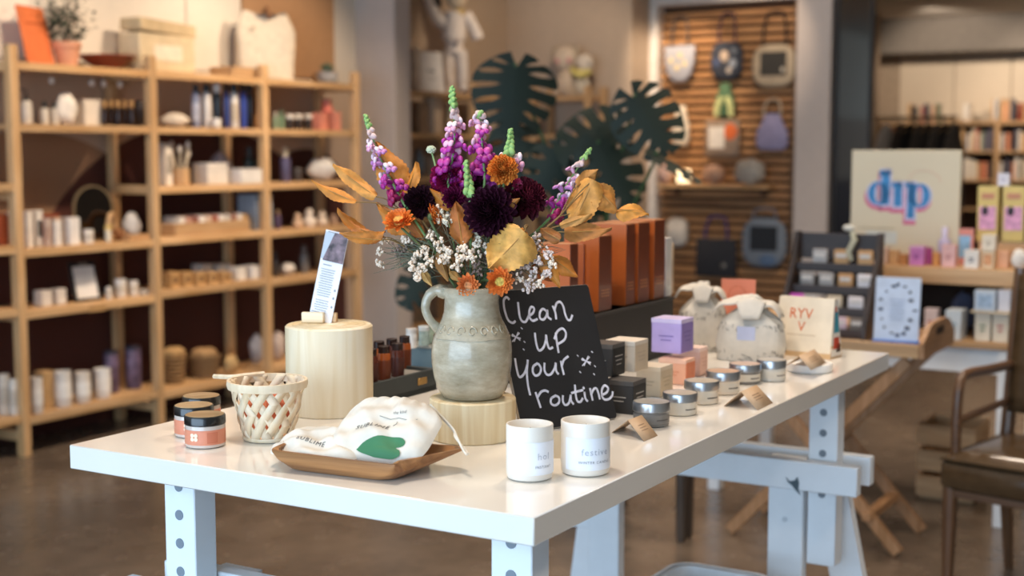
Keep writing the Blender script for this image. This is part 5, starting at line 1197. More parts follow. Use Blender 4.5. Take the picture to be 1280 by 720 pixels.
# ---------------------------------------------------------------- alcove goods
VA = 4.98
def AV(px, z, ins=.15): return onV(px, z, VA+ins)
p = AV(541, 1.72, .10); t = thing('picture_board', 'white printed card leaning on the alcove shelf beside the soft doll', 'sign', p, RV-.45)
Mt = Matrix.Rotation(-.16, 4, 'X')
MB().box((0, 0, .135), (.185, .010, .27), .003, Mt).build('board', m_('#efe6da', .6), t)
MB().box((0, -.006, .14), (.05, .002, .012), 0, Mt).build('printed_mark', m_('#8f8378', .6), t)
MB().box((0, -.006, .09), (.08, .002, .004), 0, Mt).build('printed_line', m_('#c0b4a6', .6), t)
# long limbed soft doll standing on the shelf
p = AV(571, 1.72, .15); s = mpp(p); t = thing('soft_doll', 'white long limbed soft doll with grey pockets on the alcove shelf', 'doll', p, 0)
def dp(px, py, y=0): return Vector(((px-571)*s, y, (116-py)*s))
mb = MB()
for P, R_ in (([dp(562, 62), dp(560, 85), dp(562, 104), dp(560, 114)], [.045, .04, .034, .036]), ([dp(576, 62), dp(578, 88), dp(578, 104), dp(582, 113, -.02)], [.045, .042, .036, .038]),
              ([dp(569, 66), dp(568, 48), dp(569, 28), dp(570, 14)], [.062, .082, .075, .055]), ([dp(558, 30), dp(546, 20), dp(538, 4), dp(534, -6)], [.05, .042, .036, .03]), ([dp(582, 18), dp(588, 26), dp(595, 40), dp(598, 48)], [.045, .04, .042, .036])):
    mb.tube(smooth([tuple(q) for q in P], 5), [R_[min(3, i//5)] for i in range(16)], 12)
bd_ = mb.build('body', m_('#d9cdc2', .9, bump=.3), t, ang=80)
MB().ell(dp(571, -4), (.075, .06, .085), 16, 12).build('head', m_('#d3bfa2', .85), t, ang=80)
MB().ell(dp(547, 2), (.03, .03, .045), 10, 8).build('dark_mitten', m_('#3a322e', .8), t)
for x, y in ((555, 43), (571, 53)): MB().box(dp(x, y, -.07), (.024, .02, .034), .004).build('pocket', m_('#8b7d7a', .8), t)
MB().ell(dp(575, 16, -.045), (.04, .02, .03), 10, 8).build('yellow_bib', m_('#c9ab72', .85), t)
for x0, x1, yt, z, c, k, l in ((513, 522, 60, 1.72, '#e0d3c2', 'box', 'white carton at the near end of the alcove shelf'), (516, 530, 128, 1.45, '#a78a6e', 'box', 'tan carton on the second alcove shelf'), (533, 549, 122, 1.45, '#cbb49a', 'box', 'beige carton on the second alcove shelf'), (556, 575, 127, 1.45, '#e0c79e', 'lump', 'cream cloth bundle on second alcove shelf'),
        (517, 533, 187, 1.17, '#7d8a94', 'lump', 'blue grey cushion on the alcove shelf'), (536, 552, 196, 1.17, '#b59c84', 'box', 'brown carton beside the blue grey cushion'), (520, 536, 255, .91, '#8c6a4c', 'box', 'brown carton low in the alcove'), (600, 618, 128, 1.45, '#c9b49a', 'box', 'cream carton behind the monstera leaf'), (632, 645, 126, 1.45, '#d0bda6', 'cup', 'cream cup on alcove shelf end'), (516, 530, 318, .64, '#7a4f30', 'box', 'dark brown carton on a low alcove shelf'), (601, 622, 190, 1.17, '#b89a78', 'box', 'tan box behind the snapdragons')):
    G(k, x0, x1, yt, z, .12, l, {'box': 'carton', 'lump': 'cloth', 'cup': 'cup'}[k], c, v=VA)
# plush pair on the narrow unit
UB = 8.62+.14
p = onU(708, 1.7226, UB); t = thing('plush_toy', 'beige plush toy with pink cheeks and floppy ears', 'plush', p, RZ)
MB().ell((0, 0, .10), (.075, .06, .10), 14, 10).build('body', m_('#c9b49c', .95), t, ang=80)
hd = MB().ell((-.01, 0, .27), (.095, .075, .095), 16, 12).build('head', m_('#cbb8a2', .95), t, ang=80)
for sx in (-1, 1):
    MB().ell((sx*.085-.01, 0, .30), (.03, .025, .075), 10, 8, ).build('ear', m_('#a89680', .95), hd, ang=80)
    MB().ell((sx*.045+.01, -.066, .255), (.022, .012, .02), 10, 7).build('cheek', m_('#d79a94', .9), hd, ang=80)
    MB().ell((sx*.05, -.05, .03), (.032, .05, .03), 10, 8).build('foot', m_('#b9a58e', .95), t, ang=80)
p = onU(728, 1.7226, UB); t = thing('plush_toy', 'cream plush toy with round head and yellow scarf', 'plush', p, RZ)
MB().ell((0, 0, .08), (.062, .05, .08), 14, 10).build('body', m_('#cdbfa8', .95), t, ang=80)
MB().ell((.02, 0, .235), (.066, .06, .066), 14, 10).build('head', m_('#d3c6b6', .95), t, ang=80)
MB().tube([(-.075, -.02, .20), (-.03, -.055, .165), (.03, -.055, .155), (.075, -.02, .175)], [.018, .03, .032, .02], 10).build('scarf', m_('#d9c877', .9), t, ang=80)
for sx in (-1, 1): MB().ell((sx*.035, -.04, .022), (.024, .04, .022), 10, 8).build('foot', m_('#b9a890', .95), t, ang=80)
# ---------------------------------------------------------------- slat wall goods
US_ = 9.30
def hang(px0, px1, y0, y1, name, label, cat, col, shape='tote', strap=None, ystrap=None, d=.05, extra=None, rough=.8):
    pm = atU((px0+px1)/2, y1, US_-d/2-.004); z0 = pm.z; zt_ = atU((px0+px1)/2, y0, US_-d/2-.004).z
    w = (atU(px1, y1, US_-.02)-atU(px0, y1, US_-.02)).length*.96; h = zt_-z0
    t = thing(name, label, cat, pm, RZ)
    if shape == 'shield': P = [(-w/2, h), (w/2, h), (w/2*.98, h*.55), (w/2*.8, h*.22), (w*.2, .02*h), (0, 0), (-w*.2, .02*h), (-w/2*.8, h*.22), (-w/2*.98, h*.55)]
    elif shape == 'round': P = [(x, h/2+y) for x, y in rrect(w, h, min(w, h)*.36, 4)]
    elif shape == 'pouch': P = [(-w*.22, h), (w*.22, h), (w*.3, h*.8), (w*.48, h*.5), (w*.5, h*.15), (w*.36, 0), (-w*.36, 0), (-w*.5, h*.15), (-w*.48, h*.5), (-w*.3, h*.8)]
    else: P = [(-w/2, 0), (w/2, 0), (w*.48, h), (-w*.48, h)]
    rings = []
    for k, q in ((.86, -d/2), (.97, -d*.3), (1, 0), (.97, d*.3), (.86, d/2)): rings.append([(x*k, q, h/2+(y-h/2)*k) for x, y in P])
    loft(MB(), rings).build('body', m_(col, rough, bump=.2), t, ang=60)
    if strap:
        zs = atU((px0+px1)/2, ystrap, US_-.02).z-z0
        for s_ in (-1, 1): MB().tube(smooth([(s_*w*.26, -d*.2, h*.93), (s_*w*.25, -.004, (h+zs)/2), (s_*w*.18, .01, zs)], 4), .008, 6).build('strap', m_(strap, .8), t)
        MB().tube([(-w*.18, .01, zs), (0, .012, zs+.012), (w*.18, .01, zs)], .008, 6).build('strap_top', m_(strap, .8), t)
        MB().tube([(0, .012, zs), (0, d/2+.006, zs+.004), (0, d/2+.006, zs+.02)], .005, 6).build('hook', m_('#3a3430', .4, metal=.8), t)
    else: MB().tube([(0, 0, h*.96), (0, d/2+.002, h+.02), (0, d/2+.004, h+.035)], .004, 6).build('hook', m_('#3a3430', .4, metal=.8), t)
    if extra: extra(t, w, h, d)
    return t
def ex_ovals(t, w, h, d):  # pale yellow ovals on the bag front
    for x, z in ((-.25, .6), (.05, .72), (.2, .5), (-.05, .4)): MB().ell((x*w, -d*.46, z*h), (w*.10, .004, h*.10), 8, 6).build('print_motif', m_('#d6c08a', .8), t)
hang(830, 869, 57, 103, 'shoulder_bag', 'grey shield shaped shoulder bag hanging on slat wall', 'bag', '#a7a6ac', 'shield', '#5b5048', 22, extra=ex_ovals)
def ex_dots(t, w, h, d):
    for x, z, c, r in ((-.05, .62, '#b59f8a', .16), (.22, .42, '#8a8f98', .13), (.1, .25, '#a59a90', .1), (-.3, .45, '#3f4a68', .12), (.25, .75, '#6b7078', .1)): MB().ell((x*w, -d*.47, z*h), (w*r, .005, h*r), 8, 6).build('print_motif', m_(c, .8), t)
hang(888, 929, 52, 100, 'shoulder_bag', 'dark patterned shoulder bag with purple straps on slat wall', 'bag', '#2f333d', 'round', '#4a3442', 18, extra=ex_dots)
def ex_win(t, w, h, d):
    MB().box((0, -d*.48, h*.54), (w*.60, .008, h*.56), .004).build('dark_panel', m_('#3a362f', .6), t)
    MB().box((w*.22, -d*.5-.004, h*.40), (w*.08, .004, h*.1), .001).build('tag', m_('#cfc4b0', .6), t)
hang(939, 996, 55, 109, 'tote_bag', 'cream tote bag with a dark panel on slat wall', 'bag', '#b8a68c', 'round', '#332b26', 16, extra=ex_win)
def ex_or(t, w, h, d):
    MB().ell((w*.25, -d*.46, h*.68), (w*.2, .006, h*.24), 12, 8).build('orange_print', m_('#d96a34', .7), t)
    MB().box((-w*.14, -d*.46, h*.52), (w*.46, .006, h*.6), .01).build('white_print', m_('#dcd2c4', .7), t)
hang(880, 926, 150, 196, 'tote_bag', 'brown tote bag with orange and white print on slat wall', 'bag', '#8d7866', 'tote', None, extra=ex_or)
t = hang(893, 919, 104, 146, 'scarf', 'green and yellow scarf hanging above the printed tote', 'scarf', '#4d6b4c', 'pouch', d=.04)
for sx in (-1, 1): MB().tube([(sx*.02, -.015, .14), (sx*.05, -.02, .07), (sx*.055, -.02, .0)], [.02, .024, .02], 8).build('yellow_end', m_('#c8c98a', .85), t)
hang(944, 986, 142, 188, 'pouch', 'lavender drawstring pouch hanging on slat wall', 'pouch', '#9a94b4', 'pouch', '#b5a58f', 126)
hang(840, 862, 132, 182, 'pouch', 'white pouch hanging at the lit edge of slat wall', 'pouch', '#e6d7bf', 'pouch')
def ex_b(t, w, h, d): MB().ell((.2*w, -d*.5, h*.30), (.02, .006, .02), 8, 6).build('snap', m_('#8d867c', .4, metal=.6), t)
hang(868, 922, 298, 346, 'tote_bag', 'dark grey tote bag with bright blue straps on slat wall', 'bag', '#2f2f33', 'tote', '#2b2f7a', 272, extra=ex_b)
def ex_w(t, w, h, d):
    MB().box((0, -d*.48, h*.58), (w*.62, .008, h*.50), .004).build('dark_panel', m_('#24262a', .6), t)
    MB().ell((.1*w, -d*.5, h*.15), (w*.2, .006, h*.12), 8, 6).build('blue_print', m_('#5f7592', .7), t)
hang(926, 984, 272, 334, 'tote_bag', 'blue grey tote bag with dark panel, low on slat wall', 'bag', '#7f8790', 'round', '#7d8088', 262, extra=ex_w)
hang(833, 860, 272, 308, 'cushion', 'off white cushion leaning low on slat wall', 'cushion', '#c9c0b4', 'round', d=.07)
# ledge with goods
za = atU(890, 231, US_-.12).z; pL, pR = onU(826, za, US_-.12), onU(962, za, US_-.12)
t = thing('wall_ledge', 'wooden ledge across the slat wall', 'ledge', (pL+pR)/2, RZ); wL = (pR-pL).length
MB().box((0, .05, -.012), (wL, .20, .024), .002).build('board', PINE['X'], t)
for s_ in (-1, 1): MB().box((s_*wL*.4, .11, -.05), (.02, .07, .055), .002).build('bracket', m_('#5b4030', .6), t)
def ledge(kind, x0, x1, yt, label, cat, c, c2=None, emit=0):
    p = onU((x0+x1)/2, za, US_-.10); w = (x1-x0)*mpp(p); h = ztop(p, yt)-za
    t = thing(cat.replace(' ', '_'), label, cat, p+Vector((0, 0, .0006)), RZ)
    if kind == 'cup': cup(t, w, h, c, c2 or c)
    elif kind == 'lump': lump(t, w, min(.13, w), h, c, int(x0))
    elif kind == 'box': carton(t, w*.9, .08, h, c, c2)
    elif kind == 'glow':
        MB().lathe([(w*.36, 0), (w*.4, .004), (w*.4, h), (w*.36, h), (w*.35, .02), (0, .02)], 18).build('shade', mat('#f2dcae', .5, emit=2.2), t)
        MB().lathe([(w*.43, 0), (w*.43, .012), (w*.38, .014)], 18).build('base', m_('#8a6a48', .5), t)
ledge('lump', 822, 840, 206, 'pinkish cloth bundle on the slat wall ledge', 'cloth', '#b99a90')
ledge('glow', 844, 865, 212, 'small glowing white lamp on the slat wall ledge', 'lamp', '#f2dcae')
ledge('lump', 878, 908, 206, 'rust and white rounded vessel on the ledge', 'vessel', '#b08a72')
ledge('lump', 918, 958, 199, 'large crumpled grey paper planter on the ledge', 'planter', '#b0a89c')
# tall dark framed mirror beside the pillar
zT = 2.62; pA, pB = onU(1041, 1.3, 9.18), onU(1089, 1.3, 9.18); w = (pB-pA).length; c = (pA+pB)/2
t = thing('standing_mirror', 'tall dark framed mirror beside the pillar', 'mirror', Vector((c.x, c.y, 0)), RZ)
for s_ in (-1, 1): MB().box((s_*(w/2-.012), 0, zT/2), (.024, .05, zT), .003).build('frame_side', m_('#2a2725', .5), t)
for z in (.012, zT-.012): MB().box((0, 0, z), (w-.048, .05, .024), .003).build('frame_end', m_('#2a2725', .5), t)
MB().box((0, .006, zT/2), (w-.046, .012, zT-.046)).build('mirror_glass', mat('#6a6662', .05, metal=1, var=.02), t)
# ---------------------------------------------------------------- far book room
UF = 15.62
def fb(px, z): return onU(px, z, UF)
xr, xl = fb(1300, 1.3).dot(AD), fb(1196, 1.3).dot(AD)
LEV = (1.645, 1.335, 1.02, .70, .38, .06)
t = thing('bookcase', 'wooden bookcase full of books in the far room', 'bookcase', W(UF, xl, 0), RZ); Wb = xl-xr
x1 = xl-fb(1245, 1.3).dot(AD)
for x in (-.02, x1, Wb): MB().box((x, .15, .84), (.05, .30, 1.68), .003).build('upright', OAK['Z'], t)
MB().box((Wb/2, .292, .84), (Wb, .012, 1.66)).build('back_panel', m_('#4a3a30', .7), t)
for z in LEV: MB().box((x1/2-.01, .145, z-.012), (x1-.07, .28, .024), .002).build('shelf', OAK['X'], t); MB().box(((x1+Wb)/2, .145, z-.012), (Wb-x1-.05, .28, .024), .002).build('shelf', OAK['X'], t)
t2b = thing('bookcase', 'second wooden bookcase half hidden behind the clothes rail', 'bookcase', W(UF, xl+.06+1.0, 0), RZ)
for x in (0, .96): MB().box((x, .15, .84), (.05, .30, 1.68), .003).build('upright', OAK['Z'], t2b)
MB().box((.48, .292, .84), (.96, .012, 1.66)).build('back_panel', m_('#4a3a30', .7), t2b)
for z in LEV: MB().box((.48, .145, z-.012), (.90, .28, .024), .002).build('shelf', OAK['X'], t2b)
rnd = random.Random(11); BC = [('#d8c8b0', 'cream'), ('#e6ddd0', 'white'), ('#a84a32', 'red'), ('#d98f6a', 'salmon'), ('#5a5560', 'slate grey'), ('#7d8a72', 'sage green'), ('#3a3438', 'black'), ('#c9a274', 'tan'), ('#cfd3d6', 'pale grey')]
MBK = {}
def book_row(root, x0, x1_, z, where, dens=1.0):
    x = x0
    while x < x1_-.03:
        wv = rnd.choice((.026, .032, .04)); h = rnd.choice((.19, .215, .235)); c, cn = rnd.choice(BC)
        if rnd.random() < dens:
            k = (wv, h, c)
            if k not in MBK: MBK[k] = MB().box((0, 0, h/2), (wv-.002, .16, h), .002).mesh('book', m_(c, .6))
            loc = root.location+rotz((x+wv/2, .12, z+.0006), RZ)
            o = bpy.data.objects.new('book', MBK[k]); COL.objects.link(o); o.location = loc; o.rotation_euler = (0, 0, RZ); tag(o, f'{cn} book standing on {where}', 'book', f'{cn} books on {where}')
        x += wv+(.0005 if rnd.random() < .85 else .03)
book_row(t, .03, x1-.03, LEV[1], 'the upper shelf left of the bookcase upright')
book_row(t, x1+.03, Wb-.03, LEV[1], 'the upper shelf right of the bookcase upright')
book_row(t, .03, x1-.03, LEV[2], 'the lower shelf left of the bookcase upright')
book_row(t, x1+.03, Wb-.03, LEV[2], 'the lower shelf right of the bookcase upright')
book_row(t, .02, Wb-.05, LEV[0]+.018, 'the very top of the bookcase', .55)
MB().box((Wb/2, .145, LEV[0]+.008), (Wb+.02, .29, .016), .002).build('top_board', OAK['X'], t)
book_row(t2b, .03, .93, LEV[1], 'the half hidden bookcase shelf', .8)
book_row(t2b, .35, .93, LEV[0], 'the half hidden bookcase top', .5)
# clothes rail
UC = 11.2; zc = 1.60
pA, pB = onU(1094, zc, UC), onU(1196, zc, UC); wR = (pB-pA).length
t = thing('clothes_rail', 'wooden clothes rail in front of the bookcases', 'clothes rail', Vector((pA.x, pA.y, 0)), RZ)
MB().tube([(0, 0, zc), (wR, 0, zc)], .014, 8).build('rail', OAK['X'], t)
for x in (0.03, wR-.03):
    MB().tube([(x, 0, zc), (x, 0, .02)], .014, 8).build('post', OAK['Z'], t); MB().box((x, 0, .015), (.05, .5, .03), .004).build('foot', OAK['Y'], t)
def garment(px, w, col, label, dz=0):
    pp = onU(px, zc, UC); g = thing('garment', label, 'clothing', Vector((pp.x, pp.y, zc-.02)), RZ+1.42)
    def f(i, j):
        th = 2*math.pi*i; c_, s_ = math.cos(th), math.sin(th); ww = w*(.16+.84*min(1, j*4)**.6)*(1+.1*j); sh = -.10*min(1, j*4)
        return (ww*.5*c_, .024*s_*(1+.25*math.sin(6*th))*(1+.6*j), sh*abs(c_)*.6-.62*j-.03)
    MB().grid(f, 20, 12).build('cloth', m_(col, .9, bump=.3), g, ang=80)
    MB().tube([(0, 0, 0), (0, 0, -.04), (-w*.4, 0, -.10)], .005, 5).tube([(0, 0, -.04), (w*.4, 0, -.10)], .005, 5).tube([(0, 0, 0), (.012, 0, .02), (0, 0, .036)], .003, 5).build('hanger', m_('#a5804f', .6), g)
garment(1108, .42, '#cfc5bb', 'white shirt hanging at the end of the clothes rail')
for k, x in enumerate((1126, 1138, 1150, 1161, 1172, 1183, 1193)): garment(x, .40, ('#4a3f37', '#1c1816', '#554a40', '#3d342d', '#5b5046', '#2f2823', '#62564a')[k], ('dark brown garment next to the white shirt on the rail', 'black garment between brown ones on the rail', 'taupe garment right of the black one on the rail', 'umber garment in the middle of the clothes rail', 'grey brown garment right of the umber one', 'very dark brown garment near the rail end', 'lightest taupe garment at the bookcase end of the rail')[k])
# ---------------------------------------------------------------- right hand display table
UT = 4.98; zt_ = .66
def DU(px, z, du=0): return onU(px, z, UT+du)
vr_ = DU(1268, zt_).dot(AD); LT_ = 1.15
t = thing('display_table', 'low display table with white apron and pine top', 'table', W(UT, vr_+LT_, 0), RZ)
MB().box((LT_/2, .32, zt_-.011), (LT_, .64, .022), .002).build('top', OAK['X'], t)
for y in (.03, .61): MB().box((LT_/2, y, zt_-.022-.045), (LT_-.09, .022, .09), .002).build('apron', WHITEP, t)
for x in (.03, LT_-.03):
    MB().box((x, .32, zt_-.022-.045), (.022, .55, .09), .002).build('apron', WHITEP, t)
    for y in (.03, .61): MB().box((x, y, (zt_-.022)/2), (.05, .05, zt_-.022), .003).build('leg', WHITEP, t)
for k, x in enumerate((.86, )):
    c_ = thing('wooden_crate', ('slatted wooden crate on the floor under the display table', 'second slatted wooden crate under the display table near its leg')[k], 'crate', W(UT+.42, vr_+LT_-x, 0), RZ)
    for q in range(3):
        for y in (-.12, .12): MB().box((0, y, .05+q*.10), (.22, .012, .08), .002).build('slat', OAK['X'], c_)
        for xx in (-.104, .104): MB().box((xx, 0, .05+q*.10), (.012, .228, .08), .002).build('slat', OAK['Y'], c_)
    MB().box((0, 0, .006), (.2, .22, .012)).build('base', OAK['X'], c_)
# riser shelf on the table
zs = .915; vl = DU(1082, zs, .1).dot(AD); vr2 = DU(1294, zs, .1).dot(AD); wS = vl-vr2
vrL = vr_+.02
t = thing('riser_shelf', 'long pine riser shelf standing on the display table', 'shelf', W(UT+.10, vl, zt_), RZ)
MB().box((wS/2, .2, zs-zt_-.03), (wS, .42, .06), .003).build('top', OAK['X'], t)
for x in (.02, vl-vrL-.03): MB().box((x, .2, (zs-zt_-.06)/2), (.03, .38, zs-zt_-.06), .003).build('side', OAK['Z'], t)
MB().box((wS/2, .405, (zs-zt_-.06)/2), (vl-vrL, .008, zs-zt_-.06), 0, Matrix.Translation((-(wS-(vl-vrL))/2, 0, 0))).build('back_panel', m_('#3a2b22', .7), t)
def dbox(x0, x1, yt, z, du, label, body, top=None, face=None, cat='box', d=None, txt=None, kind='box', zb=None):
    p = onU((x0+x1)/2, z, UT+du); w = (onU(x1, z, UT+du)-onU(x0, z, UT+du)).length*.92; h = ztop(p, yt)-z
    t = thing('product_box' if cat == 'box' else cat.replace(' ', '_'), label, cat, p+Vector((0, 0, .0006)), RZ)
    d = d or min(w, .07)
    if kind == 'cup': cup(t, w, h, body, face or body); return t
    if kind == 'bottle': bottle(t, w, h, body, top or body, .5, .7); return t
    if kind == 'lump': lump(t, w, d, h, body, int(x0)); return t
    MB().box((0, 0, h/2), (w, d, h), .0015).build('body', m_(body, .5), t)
    MB().box((0, 0, h-.003), (w+.001, d+.001, .007)).build('lid', m_(top or body, .5), t)
    if face: MB().box((0, -d/2-.0006, h*.5), (w*.72, .0012, h*.62)).build('printed_face', m_(face, .5, var=.3, scale=60), t)
    if txt:
        q = MB()
        for k in range(2): q.box((0, -d/2-.0016, h*(.56-.16*k)), (w*(.42-.12*k), .0006, h*.07))
        q.build('lettering', m_(txt, .6), t)
    return t
dbox(1091, 1110, 309, zs, .16, 'cream pink box with small print near the riser end', '#e6cdbc', txt='#b98a80')
dbox(1112, 1124, 313, zs, .18, 'tan box beside the cream pink box', '#d3a877')
dbox(1124, 1135, 318, zs, .15, 'short brown orange box on the riser', '#b9804c')
dbox(1138, 1157, 308, zs, .15, 'bright pink purple box on the riser', '#cf82c4', '#e0a5d6', txt='#a25aa0')
dbox(1157, 1165, 310, zs, .20, 'deep magenta box beside the bright pink one', '#b04a88')
dbox(1166, 1175, 316, zs, .18, 'small orange box next to magenta box', '#d99a55')
dbox(1178, 1196, 306, zs, .14, 'pale pink tall box in front of lilac bottle', '#e9b9b4', txt='#d38f8a')
dbox(1171, 1189, 284, zs, .24, 'translucent lilac bottle behind the pale pink box', '#c9bcd6', '#d9cfe2', cat='bottle', kind='bottle')
dbox(1192, 1217, 286, zs, .28, 'card with coral and sky blue print on the riser', '#dd8f80', face='#8fb8d6', cat='card', d=.012)
dbox(1206, 1225, 313, zs, .13, 'white cube box with dark lettering', '#ece4d8', txt='#5d5660')
dbox(1228, 1244, 313, zs, .15, 'cream box under another cream box', '#e3cda8', face='#d59a6a')
b2_ = onU(1236, zs, UT+.15); zz = ztop(b2_, 313)
dbox(1228, 1246, 294, zz+.001, .15, 'small cream box stacked on top with print', '#ebdcc4', txt='#b9a58c')
dbox(1247, 1262, 314, zs, .20, 'peach carton behind the white folded card', '#dda983')
dbox(1262, 1283, 312, zs, .14, 'white crumpled paper flower on riser end', '#ece6dd', cat='paper flower', kind='lump')
# upper tier with yellow framed posters
zq = 1.0; p0 = onU(1222, zs, UT+.32); wq = .40
t = thing('riser_block', 'pale wooden block carrying the yellow picture boxes', 'riser', p0+Vector((0, 0, .0005)), RZ)
MB().box((wq/2, .05, (zq-zs)/2), (wq, .10, zq-zs-.001), .002).build('body', OAK['X'], t)
MB().box((wq/2, .05, zq-zs-.004), (wq+.004, .104, .007), .001).build('top_panel', m_('#d9b98f', .6), t)
for k, (x0, x1) in enumerate(((1221, 1249), (1252, 1282))):
    b = dbox(x0, x1, 233, zq+.001, .36, ('yellow picture box with pink print nearer the sign', 'yellow picture box with pink print at the riser end')[k], '#d9c074', cat='box', d=.05)
    p = b.location; w = (onU(x1, zq, UT+.36)-onU(x0, zq, UT+.36)).length*.92; h = ztop(p, 233)-zq
    MB().box((0, -.0262, h*.42), (w*.8, .0012, h*.42)).build('pink_print', m_('#dca0c0', .5, var=.35, scale=40), b)
    MB().ell((-w*.12, -.027, h*.55), (w*.16, .002, h*.09), 10, 6).build('dark_motif', m_('#33282e', .5), b)
    MB().box((0, -.0262, h*.82), (w*.62, .0012, h*.10)).build('title_print', m_('#c98a68', .5), b)
    if k == 0: zy = zq+h
dbox(1247, 1263, 217, zy+.002, .36, 'small white price card on the yellow picture boxes', '#e3dfe6', cat='card', d=.03, txt='#a59fb0')
# shelf under the riser
dbox(1156, 1173, 386, zt_, .10, 'small white pink box on the display table under the riser', '#e3d2d2', txt='#c07a86')
dbox(1184, 1205, 387, zt_, .08, 'pale blue white box on the display table under the riser', '#d3dde3', txt='#8aa9bb', d=.10)
dbox(1219, 1240, 391, zt_, .08, 'cream box with green print on the display table', '#e2dccb', txt='#8a9a7c')
dbox(1241, 1262, 391, zt_, .08, 'cream box with pink print on the display table', '#e2dccb', txt='#c77f78')
b3 = onU(1240, zt_, UT+.08); zz = ztop(b3, 391)+.001
o = thing('stacking_board', 'thin pale board between the stacked boxes', 'board', onU(1240, zz, UT+.08), RZ); MB().box((0, 0, .003), (.135, .08, .006), .001).build('board', m_('#d9c7a8', .6), o)
zz += .007
dbox(1219, 1247, 363, zz, .08, 'box with sky blue photo print stacked above cream boxes', '#c9d6e3', face='#a5bdd6')
dbox(1248, 1264, 363, zz, .08, 'white lilac box stacked above cream boxes', '#dedfe8')
dbox(1186, 1217, 365, zt_, .25, 'dark slate blue pouch in the shade under the riser', '#4d5268', cat='pouch', kind='lump', d=.12)
# sign with printed wordmark
pS = onU(1129, zs, UT+.28); wS_ = (onU(1197, zs, UT+.28)-onU(1061, zs, UT+.28)).length; hS = ztop(pS, 188)-zs
t = thing('poster_board', 'cream poster board with a blue and pink wordmark on the riser', 'sign', pS+Vector((0, 0, .001)), RZ-.02)
MB().box((0, 0, hS/2), (wS_, .02, hS), .003).build('board', m_('#d6c9ad', .6, var=.04, scale=4), t)
sx = wS_/138
def glyph(c, dx, dy, dep, m, nm):
    q = MB()
    def arc(cx, cy, rx, ry, a0, a1, w0, n=20):
        vs = []
        for i in range(n+1):
            a = math.radians(a0+(a1-a0)*i/n); k = w0*(.55+.45*abs(math.cos(a)))
            vs += [((cx+(rx+k/2)*math.cos(a)), (cy+(ry+k*.3)*math.sin(a))), ((cx+(rx-k/2)*math.cos(a)), (cy+(ry-k*.3)*math.sin(a)))]
        return vs, [(2*i, 2*i+1, 2*i+3, 2*i+2) for i in range(n)]
    def put(vs, fs): q.add([((x+dx)*sx, -.0105-dep, (y+dy)*sx*1.03) for x, y in vs], fs)
    def slab(x0, x1, y0, y1): put([(x0, y0), (x1, y0), (x1, y1), (x0, y1)], [(0, 1, 2, 3)])
    g = c
    put(*arc(-33, 84, 9, 13, 0, 360, 9+g)); slab(-29-g/2, -19+g/2, 70-g/2, 112+g/2); slab(-32, -19+g/2, 106, 112+g/2)
    slab(-13-g/2, -3+g/2, 68-g/2, 97+g/2); slab(-16-g/2, -3, 92, 97+g/2)
    slab(4-g/2, 13+g/2, 54-g/2, 97+g/2); put(*arc(19, 82, 9, 13, 0, 360, 9+g)); slab(1-g/2, 13, 92, 97+g/2)
    q.build(nm, m, t, fix=False)
glyph(7, -1.5, -4.5, .0003, m_('#cf6f8c', .6), 'wordmark_shadow'); glyph(5, 0, 0, .0007, m_('#c9c8e0', .6), 'wordmark_halo'); glyph(0, 0, 0, .0012, m_('#3f86bd', .6, var=.25, scale=40), 'wordmark')
MB().tube([((24+22*math.cos(a))*sx, -.0108, (98+18*math.sin(a))*sx) for a in [.2+k*.22 for k in range(12)]], .0012, 4).build('pink_arc', m_('#d9a58c', .6), t)
MB().box((-34*sx, -.0106, 42*sx), (46*sx, .001, 1.6*sx)).build('fine_print', m_('#b5a98c', .6), t)
MB().box((-28*sx, -.0106, 30*sx), (40*sx, .001, 16*sx)).build('pale_panel', m_('#c9ccc4', .6), t)
# ---------------------------------------------------------------- folding tray stand
WALN = {a: wood('#b58a63', '#93693f', a) for a in 'XYZ'}
un, uf = 4.40, 4.78; zt2 = .675
t = thing('tray_stand', 'wooden tray on a folding cross legged stand', 'tray stand', W(un, 1.42, 0), RZ)
def loc(u, v, z): return Vector((-(v-1.42), u-un, z))
def beam(a, b, w, d, nm, mt):
    a, b = Vector(a), Vector(b); ax = (b-a); L = ax.length; M = Matrix.Translation((a+b)/2) @ ax.to_track_quat('Z', 'Y').to_matrix().to_4x4()
    ax.normalize(); x = Vector((0, 1, 0)); y = ax.cross(x).normalized(); M = Matrix(((y.x, x.x, ax.x, (a.x+b.x)/2), (y.y, x.y, ax.y, (a.y+b.y)/2), (y.z, x.z, ax.z, (a.z+b.z)/2), (0, 0, 0, 1)))
    return MB().box((0, 0, 0), (w, d, L), .003, M).build(nm, mt, t)
for u, s_ in ((un+.035, 0), (uf-.035, 0)):
    beam(loc(u, 1.13, zt2-.012), loc(u, 1.735, .012), .040, .022, 'leg', WALN['Z'])
    beam(loc(u+.024, 1.735, zt2-.012), loc(u+.024, 1.15, .012), .040, .022, 'leg', WALN['Z'])
MB().box(loc((un+uf)/2+.01, 1.252, .125), (.035, uf-un-.05, .03), .003).build('stretcher', WALN['Y'], t)
MB().box(loc((un+uf)/2, 1.62, .14), (.035, uf-un-.08, .03), .003).build('stretcher', WALN['Y'], t)
v0t, v1t = 1.085, 1.80; ty = thing('butler_tray', 'wide wooden serving tray with raised end handles', 'tray', W(un-.02, (v0t+v1t)/2, zt2+.002), RZ); Lt = v1t-v0t; Dt = uf-un+.04
MB().box((0, Dt/2, .009), (Lt, Dt, .018), .002).build('base', OAK['X'], ty)
for y in (.008, Dt-.008): MB().box((0, y, .030), (Lt, .016, .030), .003).build('side', OAK['X'], ty)
